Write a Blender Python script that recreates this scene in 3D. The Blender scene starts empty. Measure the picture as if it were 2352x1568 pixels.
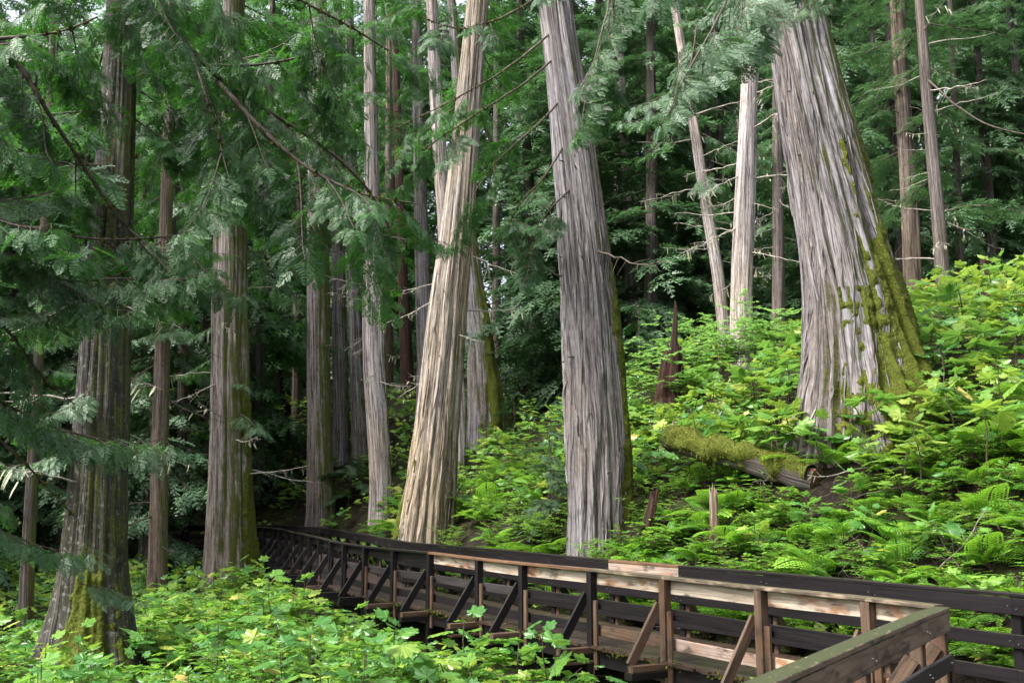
import bpy, math, random
import numpy as np
from mathutils import Vector, Matrix

random.seed(7)
RNG = np.random.default_rng(7)
SC = bpy.context.scene
COL = SC.collection
R = math.radians

# ------------------------------------------------------------------ camera, sky, sun, exposure
F = 2286.0                      # focal length in pixels of a 2352 px wide picture
PITCH = math.atan(366 / F)
cam_data = bpy.data.cameras.new('camera')
cam = bpy.data.objects.new('camera', cam_data)
COL.objects.link(cam)
cam_data.sensor_width = 36.0
cam_data.lens = 36.0 * F / 2352.0
cam_data.clip_end = 2000
cam.location = (0, 0, 0)
cam.rotation_euler = (math.pi / 2 + PITCH, 0, 0)
SC.camera = cam

SUN_EL, SUN_AZ = R(52), R(240)     # azimuth clockwise from +Y: soft light from high on the left
world = bpy.data.worlds.new('World')
SC.world = world
world.use_nodes = True
wn = world.node_tree.nodes
sky = wn.new('ShaderNodeTexSky')
sky.sky_type = 'NISHITA'
sky.sun_disc = False
sky.sun_elevation = SUN_EL
sky.sun_rotation = SUN_AZ
sky.air_density = 1.0
sky.dust_density = 7.0
sky.ozone_density = 1.0
wn['Background'].inputs['Strength'].default_value = 0.105
grey = wn.new('ShaderNodeHueSaturation')        # thin even cloud takes most of the blue out of the sky
grey.inputs['Saturation'].default_value = 0.45
world.node_tree.links.new(sky.outputs['Color'], grey.inputs['Color'])
world.node_tree.links.new(grey.outputs['Color'], wn['Background'].inputs['Color'])

sun_data = bpy.data.lights.new('sun', 'SUN')
sun_data.energy = 1.5
sun_data.angle = R(16)
sun_data.color = (1.0, 0.98, 0.95)
sun = bpy.data.objects.new('sun', sun_data)
COL.objects.link(sun)
to_sun = Vector((math.sin(SUN_AZ) * math.cos(SUN_EL), math.cos(SUN_AZ) * math.cos(SUN_EL), math.sin(SUN_EL)))
sun.rotation_euler = to_sun.to_track_quat('Z', 'Y').to_euler()

SC.view_settings.view_transform = 'Standard'
SC.view_settings.look = 'None'
SC.view_settings.gamma = 1.0
SC.view_settings.use_curve_mapping = False
SC.view_settings.exposure = 2.45
SC.cycles.max_bounces = 8
SC.cycles.diffuse_bounces = 4
SC.cycles.transmission_bounces = 4
SC.cycles.sample_clamp_indirect = 6.0

# ------------------------------------------------------------------ helpers
def P(px, py, d):
    """Point at forward distance d whose direction is the given pixel of the 2352 x 1568 picture."""
    u = (px - 1176) / F
    v = (784 - py) / F
    sp, cp = math.sin(PITCH), math.cos(PITCH)
    k = d / (cp - v * sp)
    return np.array([u * k, d, (sp + v * cp) * k])

def _h(ix, iy, iz, seed):
    n = (ix.astype(np.int64) * 374761393 + iy.astype(np.int64) * 668265263 + iz.astype(np.int64) * 1274126177 + seed * 97531) & 0xffffffff
    n = ((n ^ (n >> 13)) * 1274126177) & 0xffffffff
    n = n ^ (n >> 16)
    return (n & 0xffff) / 65535.0

def vnoise(x, y, z=0.0, seed=0):
    x, y, z = np.broadcast_arrays(np.asarray(x, float), np.asarray(y, float), np.asarray(z, float))
    ix, iy, iz = np.floor(x), np.floor(y), np.floor(z)
    fx, fy, fz = x - ix, y - iy, z - iz
    fx, fy, fz = fx * fx * (3 - 2 * fx), fy * fy * (3 - 2 * fy), fz * fz * (3 - 2 * fz)
    r = 0
    for a in (0, 1):
        for b in (0, 1):
            for c in (0, 1):
                w = (fx if a else 1 - fx) * (fy if b else 1 - fy) * (fz if c else 1 - fz)
                r = r + w * _h(ix + a, iy + b, iz + c, seed)
    return r

def build_mesh(name, parts, mats, smooth=False):
    """parts: list of (V, F, UV or None, material index)."""
    me = bpy.data.meshes.new(name)
    V = np.concatenate([p[0] for p in parts]).astype(np.float32)
    loops, starts, mi, uvs = [], [], [], []
    off = 0
    ls = 0
    for v, f, uv, m in parts:
        f = np.asarray(f)
        k = f.shape[1]
        loops.append((f + off).ravel())
        starts.append(ls + np.arange(len(f)) * k)
        mi.append(np.full(len(f), m))
        uvs.append((uv if uv is not None else np.zeros((len(v), 2)))[f.ravel()])
        off += len(v)
        ls += f.size
    L = np.concatenate(loops).astype(np.int32)
    S = np.concatenate(starts).astype(np.int32)
    me.vertices.add(len(V)); me.vertices.foreach_set('co', V.ravel())
    me.loops.add(len(L)); me.loops.foreach_set('vertex_index', L)
    me.polygons.add(len(S)); me.polygons.foreach_set('loop_start', S)
    me.polygons.foreach_set('material_index', np.concatenate(mi).astype(np.int32))
    me.polygons.foreach_set('use_smooth', np.full(len(S), bool(smooth)))
    ul = me.uv_layers.new(name='UVMap')
    ul.data.foreach_set('uv', np.concatenate(uvs).astype(np.float32).ravel())
    for m in mats:
        me.materials.append(m)
    me.update(calc_edges=True)
    me.validate()
    return me

def link(o, parent=None):
    COL.objects.link(o)
    if parent is not None:
        o.parent = parent
    return o

def obj(name, me, parent=None, loc=None, mat=None):
    o = bpy.data.objects.new(name, me)
    link(o, parent)
    if mat is not None:
        o.matrix_basis = mat
    elif loc is not None:
        o.location = loc
    return o

def tag(o, label=None, cat=None, group=None, kind=None):
    if label: o['label'] = label
    if cat: o['category'] = cat
    if group: o['group'] = group
    if kind: o['kind'] = kind
    return o

def thing(name, label, cat, loc=(0, 0, 0), group=None):
    o = bpy.data.objects.new(name, None)
    o.empty_display_size = 0.2
    link(o)
    o.location = Vector(loc)
    return tag(o, label, cat, group)

def frame_mat(loc, ydir, roll=0.0, scale=1.0, up=(0, 0, 1)):
    """matrix whose local +Y runs along ydir, local +Z as near to up as it goes."""
    y = Vector(ydir).normalized()
    x = y.cross(Vector(up))
    if x.length < 1e-4: x = Vector((1, 0, 0))
    x.normalize()
    z = x.cross(y)
    m = Matrix((x, y, z)).transposed().to_4x4()
    s = scale if hasattr(scale, '__len__') else (scale, scale, scale)
    return Matrix.Translation(Vector(loc)) @ m @ Matrix.Rotation(roll, 4, 'Y') @ Matrix.Diagonal((*s, 1.0))

def tube(pts, rad, n=6, cap=True):
    pts = np.asarray(pts, float); rad = np.asarray(rad, float)
    t = np.gradient(pts, axis=0)
    t /= np.linalg.norm(t, axis=1)[:, None] + 1e-9
    ref = np.array([0, 0, 1.0]) if abs(t[0][2]) < 0.8 else np.array([1.0, 0, 0])
    a = np.cross(t, ref); a /= np.linalg.norm(a, axis=1)[:, None] + 1e-9
    b = np.cross(t, a)
    ang = np.linspace(0, 2 * np.pi, n, endpoint=False)
    V = pts[:, None] + rad[:, None, None] * (np.cos(ang)[None, :, None] * a[:, None] + np.sin(ang)[None, :, None] * b[:, None])
    V = V.reshape(-1, 3)
    m = len(pts)
    i = np.arange(m - 1)[:, None] * n
    j = np.arange(n)[None]
    Fq = np.stack([i + j, i + (j + 1) % n, i + n + (j + 1) % n, i + n + j], -1).reshape(-1, 4)
    L = np.concatenate([[0], np.cumsum(np.linalg.norm(np.diff(pts, axis=0), axis=1))])
    uv = np.stack([np.tile(ang / 6.28 * 0.2, m), np.repeat(L, n)], -1)
    return V, Fq, uv

# ------------------------------------------------------------------ materials
class NT:
    def __init__(self, name):
        self.m = bpy.data.materials.new(name)
        self.m.use_nodes = True
        self.t = self.m.node_tree
        self.n = self.t.nodes
        self.bsdf = self.n['Principled BSDF']
        self.out = self.n['Material Output']
    def new(self, typ, **kw):
        nd = self.n.new('ShaderNode' + typ)
        for k, v in kw.items():
            setattr(nd, k, v)
        return nd
    def l(self, a, b):
        self.t.links.new(a, b)
    def val(self, sock, v):
        if hasattr(v, 'is_output'): self.l(v, sock)
        else: sock.default_value = v
    def mapping(self, vec, scale, loc=None):
        nd = self.new('Mapping')
        self.l(vec, nd.inputs['Vector'])
        nd.inputs['Scale'].default_value = scale
        if loc is not None: self.val(nd.inputs['Location'], loc)
        return nd.outputs[0]
    def noise(self, vec, scale=1.0, detail=4, rough=0.55, dist=0.0):
        nd = self.new('TexNoise')
        if vec is not None: self.l(vec, nd.inputs['Vector'])
        nd.inputs['Scale'].default_value = scale
        nd.inputs['Detail'].default_value = detail
        nd.inputs['Roughness'].default_value = rough
        nd.inputs['Distortion'].default_value = dist
        return nd.outputs['Fac']
    def ramp(self, fac, stops, interp='LINEAR'):
        nd = self.new('ValToRGB')
        self.l(fac, nd.inputs['Fac'])
        cr = nd.color_ramp
        cr.interpolation = interp
        while len(cr.elements) < len(stops): cr.elements.new(0.5)
        for e, (p, c) in zip(cr.elements, stops):
            e.position = p
            e.color = (*c, 1) if hasattr(c, '__len__') else (c, c, c, 1)
        return nd.outputs['Color']
    def mix(self, fac, a, b, blend='MIX'):
        nd = self.new('MixRGB', blend_type=blend)
        self.val(nd.inputs['Fac'], fac)
        for s, v in ((nd.inputs['Color1'], a), (nd.inputs['Color2'], b)):
            if hasattr(v, 'is_output'): self.l(v, s)
            else: s.default_value = (*v, 1)
        return nd.outputs['Color']
    def math(self, op, a, b=0.0, clamp=False):
        nd = self.new('Math', operation=op, use_clamp=clamp)
        self.val(nd.inputs[0], a); self.val(nd.inputs[1], b)
        return nd.outputs[0]
    def bump(self, h, strength=0.5, dist=0.02, normal=None):
        nd = self.new('Bump')
        nd.inputs['Strength'].default_value = strength
        nd.inputs['Distance'].default_value = dist
        self.l(h, nd.inputs['Height'])
        if normal is not None: self.l(normal, nd.inputs['Normal'])
        return nd.outputs['Normal']

def bark_material(name, dark, mid, light, tint, tint_amt=0.5, moss=0.0, moss_dir=(1, 0, 0.1), moss_edge=0.6, lichen=0.0, fibre=1.0, red=0.0):
    n = NT(name)
    uv = n.new('UVMap').outputs['UV']
    wob = n.noise(n.mapping(uv, (1.2, 0.6, 1)), 1.0, 2)
    big = n.noise(n.mapping(uv, (0.9, 0.22, 1), (3, 5, 0)), 1.0, 3)
    warp = n.new('CombineXYZ')
    n.l(n.math('MULTIPLY', n.noise(n.mapping(uv, (2.0, 0.35, 1)), 1.0, 3), 0.10), warp.inputs[0])
    wv = n.new('VectorMath', operation='ADD'); n.l(uv, wv.inputs[0]); n.l(warp.outputs[0], wv.inputs[1])
    wuv = wv.outputs[0]
    f1 = n.noise(n.mapping(wuv, (15 * fibre, 0.30, 1)), 1.0, 4, 0.6)
    f2 = n.noise(n.mapping(wuv, (60 * fibre, 1.6, 1), (7, 1, 0)), 1.0, 4, 0.65)
    f3 = n.noise(n.mapping(wuv, (34 * fibre, 5.0, 1), (2, 6, 0)), 1.0, 5, 0.7)
    f = n.math('ADD', n.math('ADD', n.math('MULTIPLY', f1, 0.42), n.math('MULTIPLY', f2, 0.33)), n.math('MULTIPLY', f3, 0.25))
    col = n.ramp(f, [(0.39, dark), (0.48, mid), (0.59, light)])
    tinted = n.mix(1.0, col, tint, 'MULTIPLY')
    tm = n.ramp(big, [(0.42, 0.0), (0.62, 1.0)])
    col = n.mix(n.math('MULTIPLY', tm, tint_amt), col, tinted)
    streak = n.ramp(n.noise(n.mapping(uv, (5, 0.12, 1), (11, 3, 0)), 1.0, 3), [(0.32, 0.5), (0.5, 1.0)])
    col = n.mix(1.0, col, streak, 'MULTIPLY')
    # long dark cracks between the plates
    cr = n.noise(n.mapping(wuv, (9 * fibre, 0.16, 1), (4, 8, 0)), 1.0, 2, 0.5)
    ca = n.math('ABSOLUTE', n.math('SUBTRACT', cr, 0.5))
    crk = n.ramp(ca, [(0.0, 0.0), (0.022, 1.0)])
    col = n.mix(1.0, col, n.mix(crk, (0.22, 0.2, 0.2), (1, 1, 1)), 'MULTIPLY')
    if red:
        rm = n.ramp(n.noise(n.mapping(uv, (3, 0.2, 1), (1, 9, 0)), 1.0, 2), [(0.6, 0.0), (0.66, 1.0)])
        col = n.mix(n.math('MULTIPLY', rm, red), col, (0.12, 0.028, 0.014))
    if lichen:
        lm = n.ramp(n.noise(n.mapping(uv, (14, 7, 1)), 1.0, 5, 0.7), [(0.55, 0.0), (0.62, 1.0)])
        col = n.mix(n.math('MULTIPLY', lm, lichen), col, (0.50, 0.52, 0.47))
    h = n.math('ADD', n.math('ADD', n.math('MULTIPLY', f1, 1.0), n.math('MULTIPLY', f2, 0.5)), n.math('ADD', n.math('MULTIPLY', f3, 0.5), n.math('MULTIPLY', crk, 0.4)))
    if moss:
        geo = n.new('NewGeometry')
        dot = n.new('VectorMath', operation='DOT_PRODUCT')
        n.l(geo.outputs['Normal'], dot.inputs[0])
        dot.inputs[1].default_value = Vector(moss_dir).normalized()
        mn = n.noise(n.mapping(uv, (3.5, 1.4, 1), (2, 2, 0)), 1.0, 5, 0.65)
        mm = n.math('ADD', dot.outputs['Value'], n.math('MULTIPLY', n.math('SUBTRACT', mn, 0.5), 2.2))
        mm = n.math('ADD', mm, n.math('MULTIPLY', n.math('SUBTRACT', 0.5, f), 2.2))
        mm = n.ramp(mm, [(moss_edge - 0.1, 0.0), (min(0.99, moss_edge + 0.4), 1.0)])
        mf = n.noise(n.mapping(uv, (40, 30, 1)), 1.0, 4, 0.7)
        mcol = n.ramp(mf, [(0.3, (0.012, 0.016, 0.003)), (0.5, (0.05, 0.06, 0.009)), (0.7, (0.13, 0.14, 0.02))])
        k = n.math('MULTIPLY', mm, moss)
        col = n.mix(k, col, mcol)
    n.l(col, n.bsdf.inputs['Base Color'])
    n.bsdf.inputs['Roughness'].default_value = 0.85
    n.bsdf.inputs['Specular IOR Level'].default_value = 0.25
    n.l(n.bump(h, 0.9, 0.05), n.bsdf.inputs['Normal'])
    return n.m

def leaf_material(name, stops, trans=(0.2, 0.35, 0.04), tw=0.4, rough=0.4, spec=0.5, vein=False):
    n = NT(name)
    uv = n.new('UVMap').outputs['UV']
    sep = n.new('SeparateXYZ'); n.l(uv, sep.inputs[0])
    oi = n.new('ObjectInfo')
    rnd = n.math('FRACT', n.math('ADD', sep.outputs['X'], oi.outputs['Random']))
    col = n.ramp(rnd, stops)
    tc = n.new('NewGeometry').outputs['Position']
    nz = n.noise(tc, 14, 3)
    col = n.mix(0.45, col, n.ramp(nz, [(0.3, 0.55), (0.7, 1.35)]), 'MULTIPLY')
    n.l(col, n.bsdf.inputs['Base Color'])
    n.bsdf.inputs['Roughness'].default_value = rough
    n.bsdf.inputs['Specular IOR Level'].default_value = spec
    tr = n.new('BsdfTranslucent')
    n.l(n.mix(0.75, col, trans, 'MIX'), tr.inputs['Color'])
    ms = n.new('MixShader')
    ms.inputs[0].default_value = tw
    n.l(n.bsdf.outputs[0], ms.inputs[1]); n.l(tr.outputs[0], ms.inputs[2])
    n.l(ms.outputs[0], n.out.inputs['Surface'])
    return n.m

def plain_material(name, c1, c2, scale=6, rough=0.8, bump=0.4, bd=0.02, stretch=(1, 1, 1), spec=0.3, c3=None):
    n = NT(name)
    oc = n.new('TexCoord').outputs['Object']
    f = n.noise(n.mapping(oc, stretch), scale, 6, 0.65)
    st = [(0.33, c1), (0.62, c2)] + ([(0.75, c3)] if c3 else [])
    n.l(n.ramp(f, st), n.bsdf.inputs['Base Color'])
    n.bsdf.inputs['Roughness'].default_value = rough
    n.bsdf.inputs['Specular IOR Level'].default_value = spec
    n.l(n.bump(f, bump, bd), n.bsdf.inputs['Normal'])
    return n.m

def wood_material(name, base, dark, stain=None, stain_amt=0.0, rough=0.5, moss=0.0, mosscol=(0.06, 0.075, 0.012), spec=0.4):
    n = NT(name)
    oi = n.new('ObjectInfo')
    oc = n.new('TexCoord').outputs['Object']
    off = n.new('CombineXYZ')
    n.l(n.math('MULTIPLY', oi.outputs['Random'], 37.0), off.inputs[0])
    n.l(n.math('MULTIPLY', oi.outputs['Random'], 11.0), off.inputs[1])
    g = n.noise(n.mapping(oc, (1.1, 34, 34), off.outputs[0]), 1.0, 5, 0.6, 0.8)
    g2 = n.noise(n.mapping(oc, (0.8, 3.5, 3.5), off.outputs[0]), 1.0, 4)
    col = n.ramp(g, [(0.32, dark), (0.6, base)])
    col = n.mix(0.5, col, n.ramp(g2, [(0.3, 0.55), (0.65, 1.25)]), 'MULTIPLY')
    if stain is not None:
        s = n.noise(n.mapping(oc, (1.9, 5, 5), off.outputs[0]), 1.0, 5, 0.6)
        sm = n.ramp(s, [(0.50, 0.0), (0.60, 1.0)])
        col = n.mix(n.math('MULTIPLY', sm, stain_amt), col, stain)
        s2 = n.noise(n.mapping(oc, (3.1, 9, 9), off.outputs[0]), 1.0, 4)
        col = n.mix(n.math('MULTIPLY', n.ramp(s2, [(0.53, 0.0), (0.66, 1.0)]), 0.8), col, (0.018, 0.013, 0.010))
    if moss:
        geo = n.new('NewGeometry')
        sep = n.new('SeparateXYZ'); n.l(geo.outputs['Normal'], sep.inputs[0])
        mn = n.noise(oc, 7, 5, 0.65)
        k = n.math('ADD', sep.outputs['Z'], n.math('MULTIPLY', n.math('SUBTRACT', mn, 0.5), 1.6))
        k = n.math('MULTIPLY', n.ramp(k, [(0.55, 0.0), (0.8, 1.0)]), moss)
        mc = n.ramp(n.noise(oc, 60, 4, 0.7), [(0.3, tuple(c * 0.35 for c in mosscol)), (0.6, mosscol)])
        sp = n.ramp(n.noise(oc, 24, 2, 0.5), [(0.72, 0.0), (0.76, 1.0)])
        mc = n.mix(sp, mc, (0.28, 0.28, 0.16))
        col = n.mix(k, col, mc)
    n.l(col, n.bsdf.inputs['Base Color'])
    n.bsdf.inputs['Roughness'].default_value = rough
    n.bsdf.inputs['Specular IOR Level'].default_value = spec
    n.l(n.bump(g, 0.35, 0.006), n.bsdf.inputs['Normal'])
    return n.m

M = {}
M['bark_grey'] = bark_material('bark_grey', (0.025, 0.02, 0.02), (0.132, 0.121, 0.126), (0.285, 0.272, 0.287), (0.95, 0.82, 0.62), 0.5, 1.0, (1, -0.1, 0.15), 0.86)
M['bark_big'] = bark_material('bark_big', (0.022, 0.018, 0.018), (0.122, 0.112, 0.119), (0.265, 0.252, 0.272), (0.88, 0.76, 0.56), 0.55, 1.0, (1, -0.4, -0.1), 0.42)
M['bark_tan'] = bark_material('bark_tan', (0.035, 0.027, 0.022), (0.175, 0.15, 0.13), (0.35, 0.32, 0.29), (1.0, 0.86, 0.56), 0.65, 0.8, (1, 0, 0.1), 0.97)
M['bark_pale'] = bark_material('bark_pale', (0.045, 0.038, 0.036), (0.24, 0.21, 0.205), (0.46, 0.42, 0.415), (0.95, 0.84, 0.64), 0.5, 0.9, (1, 0, 0.1), 0.9)
M['bark_half'] = bark_material('bark_half', (0.022, 0.018, 0.017), (0.13, 0.11, 0.108), (0.29, 0.26, 0.255), (0.9, 0.84, 0.62), 0.5, 0.95, (0.88, -0.48, 0.0), 0.52)
M['bark_dark'] = bark_material('bark_dark', (0.012, 0.01, 0.009), (0.045, 0.037, 0.031), (0.10, 0.09, 0.08), (0.8, 0.8, 0.45), 0.5, 0.9, (0.9, -0.2, -0.2), 0.72, 0.0, red=0.8)
M['bark_lichen'] = bark_material('bark_lichen', (0.006, 0.005, 0.0045), (0.023, 0.02, 0.018), (0.07, 0.066, 0.062), (0.7, 0.74, 0.35), 0.7, 0.85, (0.7, -0.5, -0.5), 0.72, 0.16, red=0.0)
M['bark_brown'] = bark_material('bark_brown', (0.018, 0.014, 0.012), (0.085, 0.066, 0.055), (0.18, 0.145, 0.125), (0.95, 0.85, 0.6), 0.5, 0.9, (1, -0.1, 0.0), 0.82)
M['bark_far'] = bark_material('bark_far', (0.02, 0.017, 0.015), (0.085, 0.07, 0.064), (0.165, 0.145, 0.14), (0.9, 0.85, 0.65), 0.5)
M['red_rot'] = bark_material('red_rot', (0.006, 0.003, 0.0025), (0.028, 0.012, 0.008), (0.075, 0.035, 0.022), (0.7, 0.5, 0.4), 0.6)
M['pale_rot'] = bark_material('pale_rot', (0.06, 0.035, 0.025), (0.20, 0.14, 0.10), (0.36, 0.28, 0.22), (0.8, 0.55, 0.4), 0.6)
M['twig'] = plain_material('twig', (0.02, 0.016, 0.012), (0.075, 0.06, 0.045), 8, c3=(0.12, 0.12, 0.03))
M['deadwood'] = plain_material('deadwood', (0.10, 0.085, 0.07), (0.32, 0.29, 0.25), 10)
M['moss'] = plain_material('moss', (0.018, 0.023, 0.004), (0.085, 0.10, 0.015), 30, 0.95, 1.0, 0.04, spec=0.1, c3=(0.24, 0.25, 0.04))
M['lichen'] = plain_material('lichen', (0.20, 0.21, 0.13), (0.36, 0.38, 0.26), 12)
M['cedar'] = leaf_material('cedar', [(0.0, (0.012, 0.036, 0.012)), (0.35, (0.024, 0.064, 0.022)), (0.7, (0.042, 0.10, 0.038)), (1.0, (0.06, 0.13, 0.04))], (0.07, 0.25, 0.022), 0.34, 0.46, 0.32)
M['cedar_lit'] = leaf_material('cedar_lit', [(0.0, (0.032, 0.075, 0.03)), (0.5, (0.062, 0.12, 0.06)), (1.0, (0.10, 0.165, 0.092))], (0.10, 0.27, 0.05), 0.32, 0.48, 0.38)  # paler copy of cedar: silvery sky light put into the leaf colour
M['hemlock'] = leaf_material('hemlock', [(0.0, (0.028, 0.062, 0.026)), (0.5, (0.06, 0.115, 0.054)), (1.0, (0.10, 0.18, 0.088))], (0.08, 0.20, 0.05), 0.32, 0.42, 0.4)
M['club'] = leaf_material('club', [(0.0, (0.04, 0.13, 0.028)), (0.5, (0.07, 0.19, 0.038)), (0.85, (0.12, 0.25, 0.045)), (0.97, (0.21, 0.30, 0.05)), (1.0, (0.36, 0.27, 0.07))], (0.20, 0.40, 0.05), 0.42, 0.30, 0.5)
M['club_yellow'] = leaf_material('club_yellow', [(0.0, (0.085, 0.20, 0.032)), (0.6, (0.16, 0.28, 0.042)), (0.93, (0.26, 0.34, 0.055)), (1.0, (0.42, 0.30, 0.09))], (0.29, 0.44, 0.05), 0.43, 0.32, 0.45)
M['fern'] = leaf_material('fern', [(0.0, (0.045, 0.15, 0.016)), (0.5, (0.09, 0.24, 0.028)), (1.0, (0.18, 0.33, 0.032))], (0.24, 0.48, 0.03), 0.42, 0.42, 0.35)
M['shrub'] = leaf_material('shrub', [(0.0, (0.035, 0.12, 0.012)), (0.6, (0.08, 0.21, 0.024)), (0.95, (0.19, 0.29, 0.035)), (1.0, (0.33, 0.26, 0.05))], (0.22, 0.44, 0.03), 0.4, 0.33, 0.5)
M['maple'] = leaf_material('maple', [(0.0, (0.08, 0.21, 0.04)), (0.6, (0.14, 0.30, 0.07)), (1.0, (0.24, 0.37, 0.08))], (0.26, 0.48, 0.1), 0.42, 0.4, 0.5)
M['stem'] = plain_material('stem', (0.025, 0.018, 0.012), (0.075, 0.055, 0.035), 20)
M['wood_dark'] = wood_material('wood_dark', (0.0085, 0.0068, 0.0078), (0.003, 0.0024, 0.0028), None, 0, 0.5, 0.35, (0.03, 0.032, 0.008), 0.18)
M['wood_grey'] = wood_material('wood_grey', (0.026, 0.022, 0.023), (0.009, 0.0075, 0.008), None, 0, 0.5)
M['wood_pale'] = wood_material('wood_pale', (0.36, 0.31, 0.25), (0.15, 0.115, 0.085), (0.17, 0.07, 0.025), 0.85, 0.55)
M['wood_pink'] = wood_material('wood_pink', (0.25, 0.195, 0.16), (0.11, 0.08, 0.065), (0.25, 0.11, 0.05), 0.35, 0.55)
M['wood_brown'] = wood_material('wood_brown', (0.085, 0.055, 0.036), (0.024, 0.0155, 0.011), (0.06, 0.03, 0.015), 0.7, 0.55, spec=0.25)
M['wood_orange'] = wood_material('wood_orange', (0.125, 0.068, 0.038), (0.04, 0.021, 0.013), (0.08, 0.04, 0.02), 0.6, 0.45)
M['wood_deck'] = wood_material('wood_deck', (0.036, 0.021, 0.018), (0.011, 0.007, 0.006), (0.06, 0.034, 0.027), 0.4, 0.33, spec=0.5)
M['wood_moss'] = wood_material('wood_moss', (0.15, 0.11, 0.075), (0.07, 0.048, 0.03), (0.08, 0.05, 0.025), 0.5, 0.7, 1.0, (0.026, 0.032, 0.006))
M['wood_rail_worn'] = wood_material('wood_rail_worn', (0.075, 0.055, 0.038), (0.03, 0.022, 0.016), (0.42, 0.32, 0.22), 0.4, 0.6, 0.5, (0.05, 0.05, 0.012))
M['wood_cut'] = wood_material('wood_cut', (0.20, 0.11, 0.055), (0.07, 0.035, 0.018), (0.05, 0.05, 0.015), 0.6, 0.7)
nb = NT('bolt_steel'); nb.bsdf.inputs['Base Color'].default_value = (0.16, 0.16, 0.17, 1); nb.bsdf.inputs['Metallic'].default_value = 0.8; nb.bsdf.inputs['Roughness'].default_value = 0.4
M['bolt'] = nb.m

def ground_material():
    n = NT('forest_floor')
    pos = n.new('NewGeometry').outputs['Position']
    a = n.noise(pos, 0.9, 6, 0.65)
    b = n.noise(pos, 9, 6, 0.7)
    col = n.ramp(b, [(0.3, (0.004, 0.003, 0.002)), (0.5, (0.011, 0.0075, 0.005)), (0.68, (0.032, 0.02, 0.013))])
    mcol = n.ramp(b, [(0.3, (0.006, 0.009, 0.002)), (0.65, (0.03, 0.042, 0.007))])
    col = n.mix(n.ramp(a, [(0.48, 0.0), (0.6, 1.0)]), col, mcol)
    n.l(col, n.bsdf.inputs['Base Color'])
    n.bsdf.inputs['Roughness'].default_value = 0.95
    n.bsdf.inputs['Specular IOR Level'].default_value = 0.15
    n.l(n.bump(b, 1.0, 0.12), n.bsdf.inputs['Normal'])
    return n.m
M['ground'] = ground_material()

# ------------------------------------------------------------------ boardwalk line and terrain
CAP = -0.98                                   # top of the hand rail
A_DIR = np.array([-0.5, 0.866]); A_NRM = np.array([0.866, 0.5])
def front_pt(t): return np.array([2.89, 11.9]) + t * A_DIR
FRONT_BEND = front_pt(13.6)
FRONT_FAR = [FRONT_BEND, np.array([-6.45, 31.0]), np.array([-8.75, 37.3]), np.array([-10.1, 39.6]), np.array([-13.2, 41.2]), np.array([-17.5, 42.0])]
CENTRE = [front_pt(-16) + 0.875 * A_NRM, front_pt(13.6) + 0.875 * np.array([0.92, 0.4])]
for i in range(1, len(FRONT_FAR)):
    d0 = FRONT_FAR[i] - FRONT_FAR[i - 1]
    nrm = np.array([d0[1], -d0[0]]) / np.linalg.norm(d0)
    CENTRE.append(FRONT_FAR[i] + 0.875 * nrm)
CENTRE.append(CENTRE[-1] + np.array([-60, 6.0]))
CENTRE = np.array(CENTRE)

def side(x, y):
    """signed distance to the boardwalk's centre line: uphill positive."""
    x = np.asarray(x, float); y = np.asarray(y, float)
    best = np.full(np.broadcast(x, y).shape, 1e9); sgn = np.ones_like(best)
    for a, b in zip(CENTRE[:-1], CENTRE[1:]):
        ab = b - a
        L2 = ab @ ab
        t = np.clip(((x - a[0]) * ab[0] + (y - a[1]) * ab[1]) / L2, 0, 1)
        dx = x - a[0] - t * ab[0]; dy = y - a[1] - t * ab[1]
        d = np.hypot(dx, dy)
        s = np.sign(dx * ab[1] - dy * ab[0])
        m = d < best - 1e-6
        best = np.where(m, d, best); sgn = np.where(m, s, sgn)
    return best * np.where(sgn == 0, 1, sgn)

def ground_z(x, y):
    s = side(x, y)
    up = np.interp(s, [-60, -8, -1.2, 0.9, 2.2, 3.2, 4.4, 7, 10, 15, 28, 45, 90, 300], [-3.9, -3.35, -3.1, -2.5, -1.55, -0.75, 0.15, 1.6, 3.3, 5.3, 7.7, 10.6, 22, 60])
    x = np.asarray(x, float); y = np.asarray(y, float)
    amp = np.clip((np.abs(s) - 1.0) / 3.0, 0.1, 1)
    return up + amp * (0.55 * (vnoise(x * 0.35, y * 0.35, 0, 3) - 0.5) + 0.22 * (vnoise(x * 1.3, y * 1.3, 0, 4) - 0.5)) + 2.0 * np.clip((np.abs(s) - 15) / 30, 0, 1) * (vnoise(x * 0.07, y * 0.07, 0, 5) - 0.5)
def gz(x, y): return float(ground_z(x, y))

def hit(px, py, d0=6, d1=90):
    for d in np.arange(d0, d1, 0.15):
        p = P(px, py, d)
        if p[2] <= gz(p[0], p[1]): return p
    return P(px, py, d1)

xs = np.concatenate([np.linspace(-400, -62, 18), np.linspace(-60, 62, 245), np.linspace(64, 400, 18)])
ys = np.concatenate([np.linspace(-200, -12, 12), np.linspace(-10, 92, 205), np.linspace(95, 600, 24)])
XX, YY = np.meshgrid(xs, ys)
ZZ = ground_z(XX, YY)
V = np.stack([XX, YY, ZZ], -1).reshape(-1, 3)
nx = len(xs)
ii, jj = np.meshgrid(np.arange(len(ys) - 1), np.arange(nx - 1), indexing='ij')
Fg = np.stack([ii * nx + jj, ii * nx + jj + 1, (ii + 1) * nx + jj + 1, (ii + 1) * nx + jj], -1).reshape(-1, 4)
tag(obj('forest_ground', build_mesh('forest_ground', [(V, Fg, None, 0)], [M['ground']], True)), kind='structure')

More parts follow.
